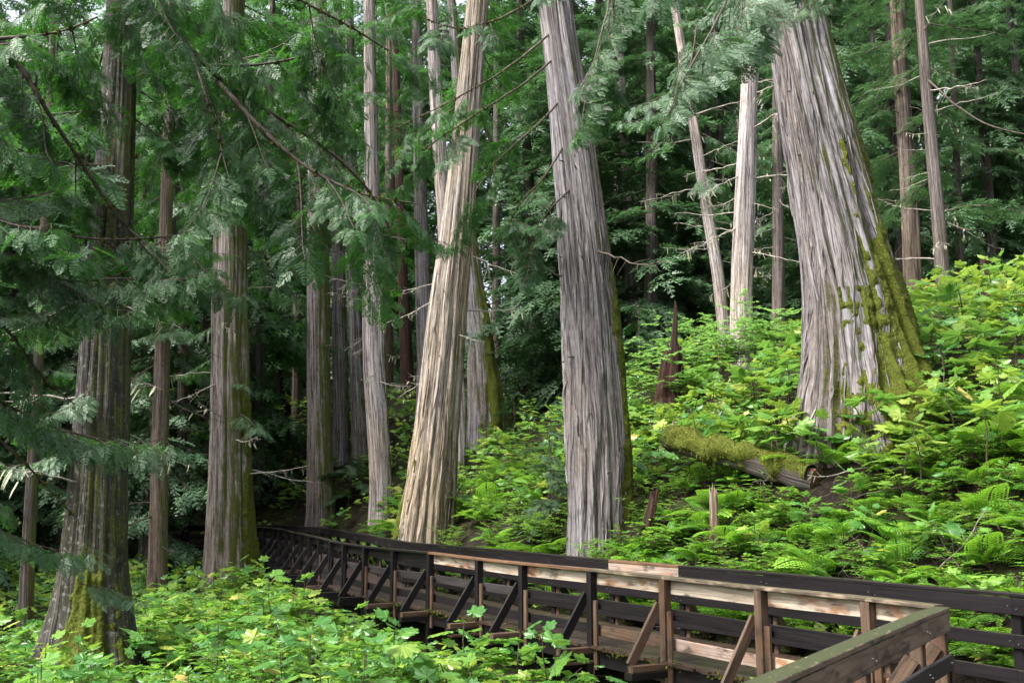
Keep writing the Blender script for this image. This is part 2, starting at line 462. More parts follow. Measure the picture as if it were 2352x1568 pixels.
# ------------------------------------------------------------------ trunks
def trunk_parts(pts, rad, na, step, ridge=0.05, nfur=34, twist=0.0, flare=0.5, lobes=5, seed=0, mat=0, flare_h=1.3, base_h=0.0, waist=None):
    """pts, rad: axis points and radii from the base up. Returns the grid, faces, uv and the arrays needed to lay moss on it."""
    pts = np.asarray(pts, float); rad = np.asarray(rad, float)
    L = np.concatenate([[0], np.cumsum(np.linalg.norm(np.diff(pts, axis=0), axis=1))])
    nh = max(8, int(L[-1] / step))
    t = np.linspace(0, 1, nh + 1) ** 1.25 * L[-1]
    # smooth axis (cubic-ish by smoothing the linear interpolation)
    def sm(a):
        v = np.interp(t, L, a)
        for _ in range(max(2, nh // 25)):
            v[1:-1] = 0.25 * v[:-2] + 0.5 * v[1:-1] + 0.25 * v[2:]
        return v
    C = np.stack([sm(pts[:, k]) for k in range(3)], -1)
    r = sm(rad)
    a = np.linspace(0, 2 * np.pi, na + 1)
    aa, tt = np.meshgrid(a, t)
    tw = aa + twist * tt
    ca, sa = np.cos(tw), np.sin(tw)
    rr = r[:, None] * np.ones_like(aa)
    fr = nfur / (2 * np.pi)
    n1 = vnoise(ca * fr, sa * fr, tt * 0.22, seed)
    n2 = vnoise(ca * fr * 2.3, sa * fr * 2.3, tt * 0.7, seed + 1)
    n3 = vnoise(ca * fr * 0.7, sa * fr * 0.7, tt * 0.16, seed + 3)
    n0 = vnoise(ca * 1.6, sa * 1.6, tt * 0.25, seed + 2)
    rid = 0.75 - 0.9 * np.exp(-((n3 - 0.5) / 0.055) ** 2) - 0.55 * np.exp(-((n1 - 0.5) / 0.07) ** 2) + (n2 - 0.5) * 0.5
    rr = rr * (1 + ridge * (rid - 0.5) * 2 + 0.12 * (n0 - 0.5))
    lob = vnoise(np.cos(aa) * lobes / 2.6, np.sin(aa) * lobes / 2.6, tt * 0.12, seed + 9)
    hh = np.maximum(tt - base_h, 0)
    rr = rr * (1 + flare * np.exp(-hh / flare_h) * (0.25 + 1.7 * np.clip(lob - 0.35, 0, 1)))
    X = C[:, 0][:, None] + rr * np.cos(aa)
    Y = C[:, 1][:, None] + rr * np.sin(aa)
    Z = C[:, 2][:, None] * np.ones_like(aa) - 0.12 * flare * rr * np.exp(-hh / flare_h)
    V = np.stack([X, Y, Z], -1).reshape(-1, 3)
    w = na + 1
    i = np.arange(nh)[:, None] * w; j = np.arange(na)[None]
    Fq = np.stack([i + j, i + j + 1, i + w + j + 1, i + w + j], -1).reshape(-1, 4)
    uv = np.stack([tw * r.mean(), tt], -1).reshape(-1, 2)
    return (V, Fq, uv, mat), dict(C=C, a=aa, t=tt, rr=rr, w=w, na=na, nh=nh)

def moss_shell(g, a0, a1, h0, h1, thick=0.07, seed=0, cover=0.52):
    """an uneven quilt over part of a trunk grid: bulges out where moss grows, dips under the bark elsewhere."""
    aa, tt, rr, C = g['a'], g['t'], g['rr'], g['C']
    i = np.where((tt[:, 0] >= h0) & (tt[:, 0] <= h1))[0]
    if len(i) < 3: return None
    nj = max(8, int((a1 - a0) / (2 * np.pi) * g['na'] * 1.6))
    sub_a = np.linspace(a0, a1, nj)
    sub_t = np.linspace(tt[i[0], 0], tt[i[-1], 0], len(i) * 2)
    A, T = np.meshgrid(sub_a, sub_t)
    def samp(arr):
        tmp = np.stack([np.interp(sub_a % (2 * np.pi), aa[0], row) for row in arr[i]])
        return np.stack([np.interp(sub_t, tt[i, 0], tmp[:, k]) for k in range(tmp.shape[1])], -1)
    r = samp(rr)
    Cx = [np.interp(sub_t, tt[:, 0], C[:, k]) for k in range(3)]
    R0 = r.mean()
    m = (vnoise(A * R0 * 2.0, T * 0.8, 0, seed) - 0.5) * 0.7 + (vnoise(A * R0 * 5.5, T * 0.6, 0, seed + 1) - 0.5) * 0.8 + (vnoise(A * R0 * 9, T * 6, 0, seed + 4) - 0.5) * 0.5
    ea = np.clip(np.minimum(A - sub_a[0], sub_a[-1] - A) / (0.45 * (sub_a[-1] - sub_a[0])), 0, 1)
    et = np.clip(np.minimum(T - sub_t[0] + (9 if h0 <= 0.3 else 0), sub_t[-1] - T) / (0.6 * (sub_t[-1] - sub_t[0])), 0, 1)
    fine = vnoise(A * R0 * 22, T * 22, 0, seed + 2)
    off = np.clip((ea * et + m * 1.25 - cover) * 0.16, -0.06, thick) + 0.032 * (fine - 0.5)
    r = r + off
    V = np.stack([Cx[0][:, None] + r * np.cos(A), Cx[1][:, None] + r * np.sin(A), Cx[2][:, None] + 0 * A], -1).reshape(-1, 3)
    w = len(sub_a)
    ii = np.arange(len(sub_t) - 1)[:, None] * w; jj = np.arange(w - 1)[None]
    Fq = np.stack([ii + jj, ii + jj + 1, ii + w + jj + 1, ii + w + jj], -1).reshape(-1, 4)
    keep = (off.reshape(-1)[Fq] > -0.02).any(1)
    return V, Fq[keep], None, 0

def strip_parts(g, n, h0, h1, a0, a1, seed=0, wmin=0.015, wmax=0.05):
    """loose bark fibres lying on the trunk, slightly lifted and slanting."""
    rg = np.random.default_rng(seed)
    out = []
    aa, tt, rr, C = g['a'], g['t'], g['rr'], g['C']
    for _ in range(n):
        a = rg.uniform(a0, a1); h = rg.uniform(h0, h1); L = rg.uniform(0.35, 1.5); sl = rg.normal(0, 0.05)
        w = rg.uniform(wmin, wmax); lift = rg.uniform(0.012, 0.035)
        k = 6
        s = np.linspace(0, 1, k)
        hs = np.clip(h + s * L, 0, tt[-1, 0] - 0.01)
        idx = np.searchsorted(tt[:, 0], hs).clip(1, g['nh'])
        as_ = a + sl * s * L / np.maximum(rr[idx, 0], 0.2) + 0.02 * np.sin(s * 5 + a)
        ja = (as_ / (2 * np.pi) * g['na']).astype(int) % g['na']
        r = rr[idx, ja] + lift * (0.5 + np.sin(s * np.pi) * 0.5) + (rg.uniform(0, 0.05) * (1 - s) ** 3 if rg.random() < 0.3 else 0)
        c = np.stack([np.interp(hs, tt[:, 0], C[:, q]) for q in range(3)], -1)
        ww = w * np.sin((s * 0.9 + 0.05) * np.pi) ** 0.5 / np.maximum(r, 0.15)
        rows = []
        for q, dr in ((-1, -0.02), (0, 0.012), (1, -0.02)):
            an = as_ + q * ww * 0.5
            rows.append(np.stack([c[:, 0] + (r + dr) * np.cos(an), c[:, 1] + (r + dr) * np.sin(an), c[:, 2]], -1))
        V = np.stack(rows, 1).reshape(-1, 3)
        i = np.arange(k - 1)[:, None] * 3; j = np.arange(2)[None]
        Fq = np.stack([i + j, i + j + 1, i + 3 + j + 1, i + 3 + j], -1).reshape(-1, 4)
        uv = np.stack([np.tile([0, w / 2, w], k) + rg.uniform(0, 9), np.repeat(hs, 3)], -1)
        out.append((V, Fq, uv, 0))
    return out

# ------------------------------------------------------------------ foliage meshes
def diamonds(base, tip, wid, nrm, tint, curl=0.0):
    """one leaf-shaped quad for each base/tip pair."""
    d = tip - base
    s = np.cross(d, nrm); s /= np.linalg.norm(s, axis=1)[:, None] + 1e-9
    mid = base + d * 0.45
    up = nrm * (np.linalg.norm(d, axis=1) * curl)[:, None] if curl else 0
    V = np.stack([base, mid + s * wid[:, None] + up, tip, mid - s * wid[:, None] + up], 1).reshape(-1, 3)
    n = len(base)
    Fq = np.arange(n * 4).reshape(n, 4)
    uv = np.stack([np.repeat(tint, 4), np.tile([0, .5, 1, .5], n)], -1)
    return V, Fq, uv

def spray_local(detail, rg, L=1.0):
    """flat spray along +Y. Returns base, tip, width arrays (unit length)."""
    B, T, W = [], [], []
    npin = {2: 8, 1: 6, 0: 4}[detail]
    for i in range(npin):
        s = 0.08 + 0.88 * i / (npin - 1) * 0.97
        l = 0.46 * (1 - s) ** 0.75 * (0.35 + 0.65 * min(1, s * 4)) + 0.06
        for sg in (-1, 1):
            s2 = s + rg.uniform(-0.02, 0.02)
            ang = R(52) * sg + rg.normal(0, 0.09)
            d = np.array([math.sin(ang), math.cos(ang), rg.normal(-0.1, 0.07)])
            b = np.array([0, s2, -0.22 * s2 ** 2])
            ll = l * rg.uniform(0.8, 1.15)
            if detail == 2:
                nk = max(2, int(ll / 0.105))
                for k in range(nk):
                    q = (k + 0.5) / nk
                    bb = b + d * ll * q * 0.92
                    for sg2 in (-1, 1):
                        a2 = ang + sg2 * R(38)
                        d2 = np.array([math.sin(a2), math.cos(a2), d[2] - 0.12])
                        B.append(bb); T.append(bb + d2 * (0.125 * (1 - 0.5 * q)) * rg.uniform(0.8, 1.2)); W.append(0.024)
                B.append(b); T.append(b + d * ll * 1.08); W.append(0.026)
            else:
                B.append(b); T.append(b + d * ll); W.append(0.042 if detail == 1 else 0.085)
    B.append(np.array([0, 0.0, 0])); T.append(np.array([0, 1.0, -0.24])); W.append({2: 0.018, 1: 0.035, 0: 0.07}[detail])
    return np.array(B) * L, np.array(T) * L, np.array(W) * L

def rot_frame(yd, up):
    y = yd / (np.linalg.norm(yd) + 1e-9)
    x = np.cross(y, up); nx_ = np.linalg.norm(x)
    x = np.array([1.0, 0, 0]) if nx_ < 1e-3 else x / nx_
    z = np.cross(x, y)
    return np.stack([x, y, z], 0)

def bough_arrays(L, detail, rg, kind='cedar', nsec=11, spray=0.34, wood=True):
    """a bough along +Y: returns leaf part and wood parts."""
    s = np.linspace(0, 1, 9)
    sway = rg.normal(0, 0.05)
    if kind == 'cedar':
        z = -0.34 * s ** 1.3 + 0.20 * s ** 4
    else:
        z = 0.04 * s - 0.30 * s ** 2.2
    ax = np.stack([L * sway * np.sin(s * 4), L * s, L * z], -1)
    woods = []
    if wood:
        woods.append(tube(ax, 0.0085 * L * (1 - 0.85 * s) + 0.002, 5))
    Bs, Ts, Ws, Ns, tint = [], [], [], [], []
    def put(p, yd, up, l):
        b, t, w = spray_local(detail, rg, l)
        fr = rot_frame(yd, up)
        Bs.append(p + b @ fr); Ts.append(p + t @ fr); Ws.append(w)
        Ns.append(np.repeat(fr[2][None], len(b), 0) + rg.normal(0, 0.09, (len(b), 3)))
        tint.append(np.full(len(b), rg.random() * 0.55) + rg.uniform(0, 0.12, len(b)))
    for i in range(nsec):
        q = 0.14 + 0.84 * i / (nsec - 1)
        p0 = np.array([np.interp(q, s, ax[:, k]) for k in range(3)])
        for sg in (-1, 1):
            if rg.random() < 0.12: continue
            ang = sg * R(rg.uniform(42, 72))
            l2 = L * 0.36 * (1.05 - 0.72 * q) * rg.uniform(0.7, 1.25) * (0.5 + min(0.5, q * 1.6))
            droop = rg.uniform(0.25, 0.75) if kind == 'cedar' else rg.uniform(0.05, 0.3)
            d2 = np.array([math.sin(ang), math.cos(ang), -droop * 0.5])
            u = np.linspace(0, 1, 4)
            tw = p0 + l2 * (d2[None] * u[:, None]) + np.stack([0 * u, 0 * u, -droop * 0.42 * l2 * u ** 2], -1)
            if wood and detail:
                woods.append(tube(tw, 0.0035 * L * (1 - 0.8 * u) + 0.0012, 3))
            ns = max(2, int(l2 / (spray * 0.30)))
            for k in range(ns):
                f = (k + 0.8) / ns
                pk = np.array([np.interp(f, u, tw[:, c]) for c in range(3)])
                for sg3 in ((-1, 1) if k < ns - 1 else (0,)):
                    a3 = ang + sg3 * R(rg.uniform(28, 60))
                    dz = -rg.uniform(0.35, 1.1) if kind == 'cedar' else -rg.uniform(0.0, 0.45)
                    yd = np.array([math.sin(a3), math.cos(a3), dz])
                    up = np.array([rg.normal(0, 0.35), rg.normal(0, 0.35), 1.0])
                    put(pk, yd, up, spray * rg.uniform(0.65, 1.15) * (1 - 0.3 * f))
    put(ax[-1], ax[-1] - ax[-2] + np.array([0, 0, -0.1]), np.array([0, 0, 1.0]), spray)
    lv = diamonds(np.concatenate(Bs), np.concatenate(Ts), np.concatenate(Ws), np.concatenate(Ns), np.concatenate(tint), 0.0)
    return lv, woods

BOUGH = {}
for kind, mk in (('cedar', 'cedar'), ('bright', 'cedar_lit'), ('hemlock', 'hemlock')):
    gk = 'hemlock' if kind == 'hemlock' else 'cedar'
    for det in (2, 1):
        BOUGH[kind, det] = []
        for k in range(4 if det == 2 else 3):
            rg = np.random.default_rng(100 + k + det * 10 + (50 if gk == 'hemlock' else 0))
            lv, wd = bough_arrays(3.0, det, rg, gk, 10 if det == 2 else 9, 0.64 if det == 2 else 0.6)
            fm = build_mesh('foliage', [(*lv, 0)], [M[mk]])
            wm = build_mesh('branch', [(*w, 0) for w in wd], [M['twig']], True)
            BOUGH[kind, det].append((wm, fm))

def add_bough(tree, start, dirv, length, kind='cedar', det=1, roll=0.0, rnd=random):
    """branch as a part of its tree, foliage as its sub-part."""
    wm, fm = rnd.choice(BOUGH[kind, det])
    m = frame_mat(Vector(start) - tree.location, dirv, roll, length / 3.0)
    b = obj('branch', wm, tree, mat=m)
    f = obj('foliage', fm, b)
    return b

# dead branches with hanging lichen
DEAD, LICH = [], []
for k in range(5):
    rg = np.random.default_rng(300 + k)
    s = np.linspace(0, 1, 10)
    ax = np.stack([0.10 * np.sin(s * rg.uniform(3, 7)) * s, 1.6 * s, -0.25 * s ** 1.5 + 0.22 * s ** 3 + rg.normal(0, 0.02, 10)], -1)
    parts = [(*tube(ax, 0.016 * (1 - 0.85 * s) + 0.002, 5), 0)]
    lp = []
    for q in range(9):
        f = rg.uniform(0.25, 0.97); p0 = np.array([np.interp(f, s, ax[:, c]) for c in range(3)])
        u = np.linspace(0, 1, 5); a = rg.choice([-1, 1]) * R(rg.uniform(25, 80)); l = rg.uniform(0.15, 0.55) * (1.15 - f)+0.05
        tw = p0 + np.stack([math.sin(a) * l * u, math.cos(a) * l * u, l * (rg.uniform(-0.7, 0.3) * u + rg.uniform(-0.3, 0.3) * u ** 2)], -1)
        parts.append((*tube(tw, 0.005 * (1 - 0.75 * u) + 0.001, 3), 0))
        if rg.random() < 0.55:
            p1 = tw[rg.integers(1, 5)]
            ll = rg.uniform(0.06, 0.30)
            for z in range(3):
                ws = rg.uniform(0.004, 0.011)
                c = p1 + rg.normal(0, 0.012, 3)
                lp.append((np.array([c + [-ws, 0, 0], c + [ws, 0, 0], c + [ws * 0.9, 0.01, -ll * 0.6], c + [rg.normal(0, .01), 0, -ll], c + [-ws * 0.9, 0.01, -ll * 0.6]]), np.array([[0, 1, 2, 4], [4, 2, 3, 3]])[:1], None, 0))
                lp.append((np.array([c + [-ws * 0.9, 0.01, -ll * 0.6], c + [ws * 0.9, 0.01, -ll * 0.6], c + [rg.normal(0, .01), 0, -ll]]), np.array([[0, 1, 2]]), None, 0))
    DEAD.append(build_mesh('dead_branch', parts, [M['deadwood']], True))
    LICH.append(build_mesh('lichen', lp, [M['lichen']]) if lp else None)
DEAD_DARK = []
for me in DEAD:
    c = me.copy(); c.materials[0] = M['twig']; DEAD_DARK.append(c)

def add_dead(tree, start, dirv, length, pale=True):
    k = random.randrange(5)
    m = frame_mat(Vector(start) - tree.location, dirv, random.uniform(-0.6, 0.6), length / 1.6)
    b = obj('dead_branch', (DEAD if pale else DEAD_DARK)[k], tree, mat=m)
    if LICH[k] and pale: obj('lichen', LICH[k], b)['kind'] = 'stuff'
    return b

def axis_at(T, z):
    pts = T['pts']
    zs = pts[:, 2]
    return np.array([np.interp(z, zs, pts[:, 0]), np.interp(z, zs, pts[:, 1]), z]), float(np.interp(z, zs, T['rad']))

def rnd_dir(az, el):
    return Vector((math.sin(az) * math.cos(el), math.cos(az) * math.cos(el), math.sin(el)))

TREES = []
def tree(name, label, d, px, bark, na=40, step=0.3, ridge=0.05, nfur=20, twist=0.0, flare=0.5, lobes=5, top=8.0, flare_h=1.2, group=None, cat='tree'):
    """px: (x, y, width) up the trunk as seen, from the base."""
    pts = np.array([P(x, y, d) for x, y, w in px]); rad = np.array([w / 2 * d / F for x, y, w in px])
    b = pts[0].copy()
    g = gz(b[0], b[1])
    # carry the axis down into the ground and up past the frame
    if b[2] > g - 0.25:
        pts = np.vstack([[b[0], b[1], g - 0.3], pts]); rad = np.concatenate([[rad[0]], rad])
    dirv = pts[-1] - pts[-2]; dirv /= np.linalg.norm(dirv)
    pts = np.vstack([pts, pts[-1] + dirv * top]); rad = np.concatenate([rad, [rad[-1] * 0.72]])
    t = thing(name, label, cat, (pts[0][0], pts[0][1], max(g, pts[0][2])), group)
    loc = np.array(t.location)
    part, grid = trunk_parts(pts - loc, rad, na, step, ridge, nfur, twist, flare, lobes, seed=len(TREES) * 7 + 1, flare_h=flare_h)
    tr = obj('trunk', build_mesh('trunk', [part], [M[bark]], True), t)
    T = dict(obj=t, pts=pts, rad=rad, grid=grid, trunk=tr, d=d, loc=loc)
    TREES.append(T)
    return T

def zpix(y, d): return P(1176, y, d)[2]

def boughs(T, n, y0, y1, l0, l1, kind='cedar', det=1, az=(0, 360), el=(-25, 12)):
    z0, z1 = zpix(y1, T['d']), zpix(y0, T['d'])
    for i in range(n):
        z = z0 + (z1 - z0) * (i + random.random()) / n
        c, r = axis_at(T, z)
        a = R(random.uniform(*az)); e = R(random.uniform(*el))
        dv = rnd_dir(a, e)
        st = c + np.array(dv) * r * 0.8
        add_bough(T['obj'], st, dv, random.uniform(l0, l1), kind, det, random.uniform(-0.3, 0.3))

def deads(T, n, y0, y1, l0, l1, pale=True, az=(0, 360)):
    z0, z1 = zpix(y1, T['d']), zpix(y0, T['d'])
    for i in range(n):
        z = z0 + (z1 - z0) * (i + random.random()) / n
        c, r = axis_at(T, z)
        dv = rnd_dir(R(random.uniform(*az)), R(random.uniform(-30, 15)))
        add_dead(T['obj'], c + np.array(dv) * r * 0.85, dv, random.uniform(l0, l1), pale)

def add_moss(T, a0, a1, h0, h1, thick=0.07, seed=0, cover=0.5):
    p = moss_shell(T['grid'], R(a0), R(a1), h0, h1, thick, seed, cover)
    if p is not None:
        obj('moss', build_mesh('moss', [p], [M['moss']], True), T['obj'])

def add_strips(T, n, h0, h1, a0, a1, seed, bark):
    o = obj('bark_strips', build_mesh('bark_strips', strip_parts(T['grid'], n, h0, h1, R(a0), R(a1), seed), [M[bark]], True), T['obj'])
    o['kind'] = 'stuff'

# azimuth note: rnd_dir az 0 = away from camera, 90 = right, 180 = towards camera, 270 = left
# -- the three great cedars
T5 = tree('giant_cedar', 'huge leaning purple-grey cedar with thick moss on its swollen right side', 20.0,
          [(2000, 1060, 262), (1992, 960, 262), (1984, 850, 240), (1966, 700, 214), (1934, 550, 192), (1902, 400, 176), (1868, 250, 156), (1838, 100, 142), (1818, 0, 134)],
          'bark_big', 220, 0.085, 0.075, 30, 0.035, 0.8, 6, 9.0, 1.5)
add_moss(T5, 222, 430, 0.0, 3.4, 0.09, 11, 0.30)
add_moss(T5, 270, 410, 0.0, 6.5, 0.07, 13, 0.36)
add_moss(T5, 318, 410, 3.5, 9.5, 0.08, 12, 0.38)
add_strips(T5, 150, 0.2, 8.0, 180, 330, 5, 'bark_big')
T4 = tree('tall_cedar', 'tall bare grey cedar with a moss edge, just uphill of the boardwalk railing', 21.5,
          [(1374, 1265, 118), (1373, 1150, 124), (1372, 1020, 134), (1362, 850, 134), (1352, 700, 124), (1336, 520, 112), (1318, 360, 102), (1296, 180, 90), (1272, 0, 78)],
          'bark_grey', 190, 0.09, 0.07, 26, 0.02, 0.35, 5, 9.0, 1.2)
add_moss(T4, 322, 410, 0.0, 9.5, 0.07, 21, 0.40)
add_moss(T4, 290, 400, 0.0, 2.2, 0.06, 22, 0.46)
add_strips(T4, 110, 0.1, 7.0, 180, 330, 6, 'bark_grey')
T3 = tree('tan_cedar', 'bare tan cedar sweeping up to the right with red rot at its foot', 29.0,
          [(972, 1235, 128), (985, 1130, 118), (1000, 1000, 104), (1016, 850, 96), (1030, 700, 88), (1046, 560, 78), (1062, 400, 70), (1078, 220, 62), (1098, 0, 54)],
          'bark_tan', 160, 0.11, 0.06, 24, 0.015, 0.12, 5, 9.0, 1.4)
add_strips(T3, 40, 0.2, 5.0, 180, 330, 7, 'bark_tan')
add_moss(T3, 170, 235, 0.0, 3.0, 0.05, 33, 0.55)

def add_stubs(T, n, h0, h1, a0, a1, seed):
    rg = np.random.default_rng(seed)
    g = T['grid']
    for k in range(n):
        h = rg.uniform(h0, h1); a = R(rg.uniform(a0, a1))
        i = min(g['nh'], int(np.searchsorted(g['t'][:, 0], h))); j = int((a % 6.283) / 6.283 * g['na'])
        r = g['rr'][i, j]; c = g['C'][i]
        p = c + np.array([math.cos(a), math.sin(a), 0]) * (r - 0.04)
        dv = Vector((math.cos(a), math.sin(a), rg.uniform(-0.5, 0.3)))
        obj('branch_stub', STUB[k % 3], T['obj'], mat=frame_mat(p, dv, rg.uniform(0, 6), rg.uniform(0.5, 1.2)))
STUB = []
for k in range(3):
    rg = np.random.default_rng(800 + k)
    s_ = np.linspace(0, 1, 6)
    ax = np.stack([0.02 * s_ * rg.normal(), 0.17 * s_, -0.05 * s_ ** 2 * rg.uniform(-1, 2)], -1)
    STUB.append(build_mesh('branch_stub', [(*tube(ax, 0.022 * (1 - 0.8 * s_ ** 0.6) + 0.003, 6), 0)], [M['twig']], True))
add_stubs(T4, 18, 1.5, 11, 190, 330, 1)
add_stubs(T5, 16, 1.5, 10, 190, 330, 2)
add_stubs(T3, 8, 2, 12, 190, 330, 3)

# -- left side
T1 = tree('dark_cedar', 'dark lichen-flecked cedar with a split trunk, its foot among broad leaves', 19.0,
          [(200, 1560, 190), (208, 1480, 172), (216, 1350, 150), (224, 1200, 136), (232, 1050, 122), (240, 880, 112), (247, 700, 104), (258, 500, 92), (268, 300, 84), (280, 0, 70)],
          'bark_lichen', 130, 0.11, 0.06, 18, 0.02, 0.75, 6, 8.0, 0.9)
add_moss(T1, 240, 330, 0.0, 3.2, 0.05, 41, 0.50)
T2 = tree('mossy_cedar', 'grey fluted cedar, mossy on the right, before the far end of the boardwalk', 34.0,
          [(533, 1320, 104), (531, 1240, 100), (530, 1100, 92), (529, 900, 86), (528, 700, 80), (530, 450, 70), (534, 200, 58), (538, 0, 52)],
          'bark_half', 110, 0.14, 0.07, 16, 0.02, 0.65, 6, 8.0, 1.6)
add_moss(T2, 285, 400, 0.0, 8.0, 0.05, 51, 0.46)
L0 = tree('dark_sapling_tree', 'thin black trunk among low sprays, leftmost of all the trunks', 25.0, [(58, 1440, 30), (66, 1250, 28), (84, 900, 24), (97, 650, 20), (112, 300, 16), (124, 0, 14)], 'bark_dark', 24, 0.4, 0.04, 10, flare=0.3)
L2 = tree('slender_cedar', 'slender straight brown cedar between the dark split cedar and the mossy fluted one', 30.0, [(361, 1385, 42), (364, 1200, 40), (368, 1000, 37), (374, 750, 33), (384, 400, 28), (394, 0, 22)], 'bark_brown', 40, 0.25, 0.05, 14, flare=0.25)
L3 = tree('skirted_cedar', 'near-black cedar with a flared skirt of roots, in shade left of the mossy fluted cedar', 46.0, [(428, 1275, 44), (427, 1150, 36), (424, 950, 30), (422, 700, 27), (424, 350, 22), (428, 0, 18)], 'bark_dark', 36, 0.4, 0.06, 12, flare=1.2, flare_h=1.6)
L4 = tree('shaded_cedar', 'dim grey cedar close behind the left edge of the mossy fluted cedar', 50.0, [(474, 1240, 36), (474, 1000, 32), (478, 600, 28), (484, 0, 20)], 'bark_brown', 36, 0.4, 0.05, 12, flare=0.3)
L45 = tree('pale_cedar', 'pale grey trunk high behind the crossing mossy bough at the upper left', 40.0, [(262, 1180, 66), (280, 700, 58), (296, 300, 52), (306, 0, 46)], 'bark_grey', 40, 0.4, 0.05, 14, flare=0.3)
L5 = tree('thin_cedar', 'thin dim trunk just left of the half-mossy cedar beyond the boardwalk', 55.0, [(678, 1085, 24), (682, 800, 21), (688, 400, 17), (694, 0, 14)], 'bark_brown', 24, 0.5, 0.05, 10, flare=0.3)
T6 = tree('half_moss_cedar', 'straight cedar, half grey and half olive moss, rising beyond the far railing', 43.0, [(738, 1180, 60), (735, 1050, 57), (732, 850, 54), (730, 600, 51), (730, 300, 44), (734, 0, 36)], 'bark_half', 70, 0.2, 0.06, 14, flare=0.25)

L7 = tree('dim_cedar', 'dim grey-brown cedar right behind the half-moss cedar', 48.0, [(784, 985, 38), (780, 800, 35), (776, 500, 30), (775, 0, 22)], 'bark_grey', 36, 0.4, 0.06, 12, flare=0.3)
L8 = tree('brown_cedar', 'light brown narrow cedar between the dim cedar and the pale bowed one', 47.0, [(826, 1035, 36), (820, 850, 33), (812, 600, 29), (806, 300, 25), (802, 0, 20)], 'bark_grey', 36, 0.4, 0.05, 12, flare=0.3)
T9 = tree('pale_leaning_cedar', 'pale grey cedar bowed at the foot, left of the tan cedar', 39.0, [(876, 1120, 50), (870, 1000, 52), (860, 850, 52), (857, 700, 47), (856, 560, 40), (852, 300, 32), (848, 0, 26)], 'bark_pale', 80, 0.18, 0.05, 14, 0.03, flare=0.15)
L10 = tree('red_rot_cedar', 'dark leaning cedar with a reddish rotten side, behind the pale bowed cedar', 57.0, [(938, 920, 30), (932, 800, 29), (924, 600, 24), (914, 300, 20)], 'red_rot', 30, 0.4, 0.06, 10, flare=0.4)
L10b = tree('black_cedar', 'narrow dark trunk touching the right edge of the pale bowed cedar', 60.0, [(893, 930, 22), (893, 700, 20), (893, 300, 16), (893, 0, 13)], 'bark_brown', 24, 0.5, 0.05, 10, flare=0.2)
L10c = tree('grey_cedar', 'grey trunk half hidden just left of the tan cedar', 48.0, [(978, 900, 42), (974, 700, 38), (968, 500, 34), (960, 200, 28), (956, 0, 24)], 'bark_grey', 40, 0.4, 0.06, 12, flare=0.3)
T3c = tree('twin_cedar', 'pale yellow-grey trunk close against the upper left of the tan cedar', 38.0, [(1046, 1000, 52), (1030, 600, 42), (1014, 400, 36), (1000, 200, 32), (992, 0, 28)], 'bark_pale', 50, 0.3, 0.05, 14, flare=0.2)
T3b = tree('mossy_leaning_cedar', 'mossy cedar leaning left behind the tan cedar, with deep dark splits down its flank', 43.0, [(1116, 950, 78), (1110, 870, 72), (1100, 760, 56), (1090, 660, 42), (1078, 540, 34), (1060, 300, 28)], 'bark_big', 70, 0.2, 0.08, 12, flare=0.5, flare_h=2.0)
add_moss(T3b, 260, 355, 0.0, 7.0, 0.10, 71, 0.40)
L11 = tree('thin_grey_hemlock', 'thin straight grey trunk standing right of the mossy leaning cedar', 55.0, [(1140, 870, 22), (1140, 650, 20), (1141, 300, 17), (1142, 0, 14)], 'bark_far', 24, 0.4, 0.04, 10, flare=0.2)
L12 = tree('leaning_pole_tree', 'dark thin trunk leaning left between the tan cedar and the tall bare cedar', 50.0, [(1290, 760, 17), (1272, 690, 16), (1240, 600, 15), (1212, 530, 13), (1150, 380, 10)], 'bark_dark', 20, 0.4, 0.04, 8, flare=0.1)
L13 = tree('pale_hemlock', 'pale trunk glimpsed behind boughs right of the tall bare cedar', 48.0, [(1452, 720, 30), (1448, 600, 28), (1440, 420, 26), (1428, 200, 20), (1420, 0, 16)], 'bark_pale', 30, 0.4, 0.05, 12, flare=0.2)
L14 = tree('leaning_grey_cedar', 'thin grey cedar leaning left, beside the pale twiggy cedar uphill', 34.0, [(1662, 740, 30), (1648, 620, 29), (1622, 470, 27), (1596, 300, 24), (1572, 150, 22), (1552, 30, 20)], 'bark_pale', 40, 0.25, 0.05, 12, flare=0.1)
T15 = tree('twiggy_cedar', 'pale cedar with many bare twigs left of the giant leaning cedar', 31.0, [(1702, 760, 52), (1704, 640, 50), (1710, 500, 49), (1716, 350, 46), (1722, 200, 42), (1730, 0, 36)], 'bark_pale', 60, 0.18, 0.05, 14, 0.02, flare=0.15)
L16 = tree('shadow_cedar', 'dim narrow trunk in shade between the twiggy cedar and the giant leaning cedar', 42.0, [(1788, 740, 30), (1788, 600, 28), (1786, 350, 24), (1784, 0, 19)], 'bark_far', 30, 0.4, 0.05, 12, flare=0.2)
L17 = tree('moss_streaked_hemlock', 'brown moss-streaked trunk right behind the giant cedar, left of a smoother one', 33.0, [(2096, 640, 40), (2092, 520, 40), (2084, 380, 38), (2072, 200, 36), (2060, 0, 34)], 'bark_brown', 50, 0.2, 0.06, 14, flare=0.2)
L18 = tree('smooth_brown_hemlock', 'smooth purplish-brown thin trunk uphill, rightmost of the clear trunks', 31.0, [(2168, 680, 32), (2160, 560, 31), (2144, 380, 29), (2128, 200, 26), (2112, 0, 23)], 'bark_far', 40, 0.25, 0.03, 14, flare=0.25)
L19 = tree('faint_hemlock', 'faint thin trunk in the gloom right of the smooth brown hemlock', 48.0, [(2206, 600, 18), (2198, 400, 16), (2190, 200, 14), (2182, 0, 12)], 'bark_far', 20, 0.5, 0.04, 8, flare=0.2)

